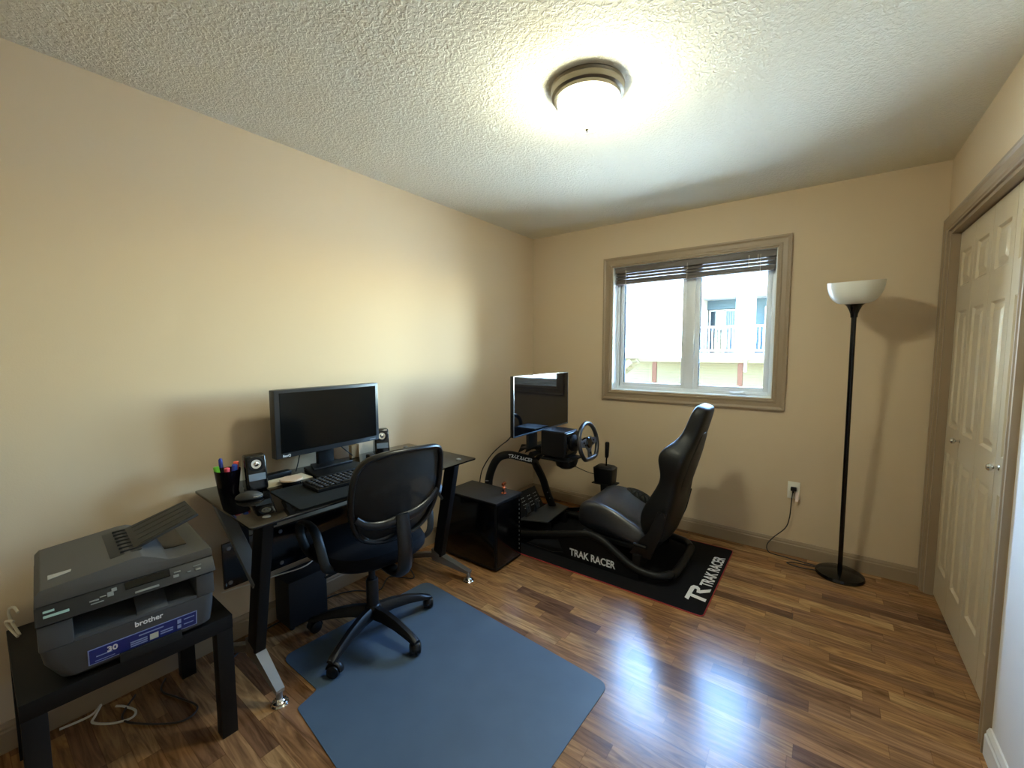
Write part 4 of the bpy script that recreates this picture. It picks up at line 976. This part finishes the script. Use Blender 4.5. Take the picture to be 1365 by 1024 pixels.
# cushion: lofted front to back
SC = -0.63
def cushion_sec(x, zc, zb, hw, bol, cc):
    pts = []
    prof = [(-1.0, 0.30), (-0.97, 0.72), (-0.88, 1.0 + bol), (-0.76, 1.0 + bol * 0.8), (-0.60, 1.0 - cc * 0.3), (-0.32, 1.0 - cc * 0.85), (0, 1.0 - cc), (0.32, 1.0 - cc * 0.85), (0.60, 1.0 - cc * 0.3), (0.76, 1.0 + bol * 0.8), (0.88, 1.0 + bol), (0.97, 0.72), (1.0, 0.30), (0.9, 0.0), (0, 0.0), (-0.9, 0.0)]
    for u, v in prof: pts.append(Vector((x, SC + u * hw, zb + (zc - zb) * v)))
    return pts
cu_ = [(0.925, 0.300, 0.22, 0.20, 0.0, 0.0), (0.945, 0.352, 0.19, 0.235, 0.0, 0.02), (0.99, 0.384, 0.18, 0.25, 0.0, 0.05), (1.06, 0.388, 0.175, 0.258, 0.02, 0.14), (1.14, 0.370, 0.17, 0.262, 0.08, 0.26), (1.22, 0.338, 0.165, 0.262, 0.12, 0.34), (1.30, 0.300, 0.16, 0.26, 0.14, 0.40), (1.37, 0.268, 0.155, 0.25, 0.12, 0.42), (1.43, 0.240, 0.155, 0.235, 0.10, 0.38)]
MB().loft([cushion_sec(*a) for a in cu_]).obj('seat_cushion', m_leathers, rc, sub=2, angle=80)
pad_ = []
for x, zt, wdt in ((1.05, 0.372, 0.012), (1.10, 0.392, 0.03), (1.16, 0.394, 0.042), (1.23, 0.378, 0.046), (1.30, 0.345, 0.042), (1.36, 0.300, 0.03)):
    c = SC + 0.212; pad_.append([Vector((x, c + wdt * math.cos(t), zt - 0.05 + 0.052 * math.sin(t) * (wdt / 0.042) ** 0.4)) for t in [2 * PI * k / 12 for k in range(12)]])
MB().loft(pad_).obj('quilted_bolster', m_quilt, rc, sub=1, angle=80)
# backrest: sections up a reclined spine; d forward, n along the spine
B0 = Vector((1.475, SC, 0.20)); UP = Vector((0.245, 0, 0.86)).normalized(); FW = Vector((-UP.z, 0, UP.x))
def back_sec(t, hw, th, bol, fo=0.0):
    c = B0 + UP * t + FW * fo
    prof = [(-0.96, 0.02), (-1.0, 0.5), (-0.98, 0.85 + bol), (-0.86, 1.0 + bol), (-0.70, 1.0 + bol * 0.75), (-0.52, 1.02), (-0.25, 0.99), (0.25, 0.99), (0.52, 1.02), (0.70, 1.0 + bol * 0.75), (0.86, 1.0 + bol), (0.98, 0.85 + bol), (1.0, 0.5), (0.96, 0.02), (0.5, -0.12), (-0.5, -0.12)]
    return [c + Vector((0, 1, 0)) * u * hw + FW * v * th for u, v in prof]
bs_ = [(0.0, 0.19, 0.10, 0.10, -0.02), (0.04, 0.225, 0.105, 0.35, -0.02), (0.12, 0.245, 0.105, 0.72, -0.02), (0.22, 0.250, 0.10, 0.70, -0.02), (0.31, 0.243, 0.095, 0.42, -0.01), (0.39, 0.238, 0.09, 0.22, 0.0), (0.45, 0.246, 0.09, 0.35, 0.0), (0.51, 0.262, 0.09, 0.72, 0.0), (0.565, 0.266, 0.088, 0.85, 0.0), (0.615, 0.245, 0.085, 0.62, 0.0), (0.655, 0.195, 0.085, 0.25, 0.0), (0.70, 0.160, 0.085, 0.05, 0.0), (0.76, 0.146, 0.085, 0.0, 0.0), (0.83, 0.138, 0.082, 0.0, 0.0), (0.87, 0.122, 0.075, 0.0, 0.0), (0.893, 0.09, 0.055, 0.0, 0.008)]
MB().loft([back_sec(*a) for a in bs_]).obj('backrest', m_leather, rc, sub=2, angle=80)
MB().loft([[B0 + UP * t + Vector((0, 1, 0)) * u * hw + FW * v for u, v in ((-1, 0.022), (1, 0.022), (0.85, -0.020), (-0.85, -0.020))] for t, hw in ((0.02, 0.17), (0.15, 0.215), (0.40, 0.21), (0.55, 0.22), (0.60, 0.19), (0.68, 0.135), (0.74, 0.11))]).obj('back_shell', mat('dark_hard_shell', (18, 16, 14), 0.55), rc, sub=1, angle=60)

# steering wheel base and wheel
wb = thing('steering_wheel_base', 'black wheel base with leather steering wheel on the cockpit deck', 'steering wheel', (0.66, -0.63, 0.5985))
MB().box(-0.105, 0.10, -0.10, 0.10, 0.012, 0.205, 0.012, 3).obj('housing', m_black, wb)
MB().box(0.085, 0.112, -0.092, 0.092, 0.03, 0.198, 0.014, 3).obj('front_collar', m_blackg, wb)
ca = Vector((1, 0, 0.16)).normalized(); hc = Vector((0.225, 0.032, 0.128))
rotw = Vector((0, 0, 1)).rotation_difference(ca).to_matrix().to_4x4(); mw_ = Matrix.Translation(hc) @ rotw @ Matrix.Rotation(PI / 2, 4, 'Z')
MB().lathe([(0.0, 0.0), (0.062, 0.0), (0.060, 0.02), (0.03, 0.03), (0.028, 0.09), (0.0, 0.09)], 28, Matrix.Translation(Vector((0.108, 0.016, 0.112))) @ rotw).obj('motor_hub', m_black, wb)
for k in range(6):
    a = k * PI / 3
    MB().sphere(Vector((0.115, 0.016 + 0.045 * math.cos(a), 0.114 + 0.045 * math.sin(a))), 0.006, 8).obj('hub_screw', m_silver, wb)
rim = []
for i in range(48):
    a = 2 * PI * i / 48; r = 0.140
    x, y = r * math.cos(a), r * math.sin(a)
    if y < -0.112: y = -0.112 - (abs(y) - 0.112) * 0.25
    rim.append(mw_ @ Vector((x, y, 0)))
rimo = MB().tube(rim, 0.0155, 12, closed=True).obj('rim', m_leathers, wb)
spk = MB()
def tp(x, y, z): return mw_ @ Vector((x, y, z))
for poly in ([(-0.135, 0.02), (-0.04, 0.032), (0.04, 0.032), (0.135, 0.02), (0.130, -0.018), (0.05, -0.03), (0.022, -0.055), (0.028, -0.112), (-0.028, -0.112), (-0.022, -0.055), (-0.05, -0.03), (-0.130, -0.018)],):
    A = [tp(x, y, -0.006) for x, y in poly]; spk.prism(A, ca * 0.010, 0.002)
spk.obj('spokes', mat('blue_grey_brushed_metal', (96, 104, 116), 0.35, metal=0.8), wb)
MB().lathe([(0.0, -0.03), (0.038, -0.03), (0.040, 0.008), (0.034, 0.014), (0.0, 0.016)], 28, mw_).obj('hub_cap', m_blackg, wb)
for x, y in ((-0.075, 0.008), (0.075, 0.008), (-0.055, -0.012), (0.055, -0.012), (0.0, -0.075)):
    MB().lathe([(0.0, 0.003), (0.008, 0.003), (0.008, 0.010), (0.0, 0.011)], 12, mw_ @ Matrix.Translation((x, y, 0))).obj('wheel_button', m_black, wb)
for sx in (-1, 1):
    MB().prism([tp(sx * 0.045, 0.03, -0.03), tp(sx * 0.115, 0.035, -0.03), tp(sx * 0.115, -0.02, -0.03), tp(sx * 0.045, -0.01, -0.03)], ca * 0.003).obj('paddle', m_silver, wb)
MB().lathe([(0.0, -0.085), (0.045, -0.084), (0.075, -0.065), (0.088, -0.025), (0.085, 0.01), (0.06, 0.012), (0.0, 0.012)], 28, Matrix.Translation((0.055, 0.01, 0.0))).obj('clamp_housing', m_black, wb)
# monitor of the rig
mo = thing('simulator_monitor', 'large thin-bezel black monitor mounted on the racing cockpit', 'monitor', (0.53, -0.655, 0.6505), math.radians(0))
MB().box(-0.030, 0.0, -0.385, 0.385, 0.137, 0.570, 0.004).obj('bezel', m_blackg, mo)
MB().box(-0.001, 0.001, -0.380, 0.380, 0.148, 0.565).obj('screen', m_screen2, mo)
MB().box(-0.002, 0.0025, -0.383, 0.383, 0.1375, 0.148, 0.001).obj('lower_trim', mat('steel_blue_trim', (90, 110, 130), 0.3, metal=0.7), mo)
MB().box(-0.003, 0.0018, -0.386, -0.380, 0.1375, 0.570, 0.0008).box(-0.003, 0.0018, 0.380, 0.386, 0.1375, 0.570, 0.0008).box(-0.003, 0.0018, -0.386, 0.386, 0.565, 0.571, 0.0008).obj('thin_edge', m_silver, mo)
MB().box(-0.065, -0.028, -0.16, 0.16, 0.20, 0.46, 0.015).obj('back_housing', m_black, mo)
MB().box(-0.065, -0.040, -0.14, -0.02, 0.010, 0.25, 0.005).obj('stand_column', mat('blue_black_plastic', (24, 30, 38), 0.3), mo)
MB().box(-0.12, -0.055, -0.14, 0.14, 0.0, 0.012, 0.004).obj('stand_base', m_black, mo)
# shifter on its post
sh = thing('gear_shifter', 'black gear shifter on a post beside the racing seat', 'gear shifter', (0.875, -0.28, 0))
MB().bar((0.03, -0.03, 0.07), (0.0, 0.0, 0.35), 0.06, 0.05, 0.004, up=(1, 0, 0)).bar((0.03, -0.06, 0.075), (0.03, 0.03, 0.075), 0.04, 0.04, 0.004).obj('post', m_blackm, sh)
MB().box(-0.085, 0.10, -0.06, 0.06, 0.338, 0.346, 0.002).obj('mount_plate', m_blackm, sh)
MB().loft([rsec(-0.068, 0.078, -0.055, 0.055, 0.346, 0.015), rsec(-0.075, 0.084, -0.06, 0.06, 0.43, 0.018), rsec(-0.078, 0.086, -0.062, 0.062, 0.468, 0.02), rsec(-0.06, 0.07, -0.05, 0.05, 0.482, 0.02)]).obj('housing', m_black, sh)
MB().tube([(0.012, 0, 0.475), (0.014, 0, 0.56)], 0.006, 10).obj('lever', m_blackg, sh)
MB().tube([(0.014, 0, 0.548), (0.015, 0, 0.56), (0.018, 0, 0.665), (0.018, 0, 0.675)], [0.012, 0.0155, 0.017, 0.012], 14).obj('grip', m_black, sh)
MB().tube(spline([(-0.065, -0.01, 0.40), (-0.13, -0.05, 0.42), (-0.20, -0.16, 0.485), (-0.25, -0.24, 0.53), (-0.27, -0.25, 0.56)], 8), 0.003, 8).obj('cable', m_wire, sh)
# cables behind the computer tower
cw_ = MB().tube(spline([(0.498, -1.02, 0.80), (0.46, -1.02, 0.76), (0.34, -0.955, 0.69), (0.24, -0.945, 0.60), (0.165, -0.955, 0.48), (0.145, -0.965, 0.36), (0.15, -1.0, 0.20), (0.15, -1.03, 0.05), (0.16, -1.04, 0.006)], 8), 0.0042, 8)
tag(cw_.obj('monitor_cable', m_wire), 'black cable hanging from the cockpit monitor behind the computer tower', 'cable')
cw_ = MB().tube(spline([(0.17, -0.955, 0.30), (0.11, -0.97, 0.24), (0.09, -1.00, 0.10), (0.10, -1.02, 0.006)], 8), 0.0035, 8)
tag(cw_.obj('hoop_cable', m_wire), 'thin black cable dangling from the front hoop of the cockpit', 'cable')
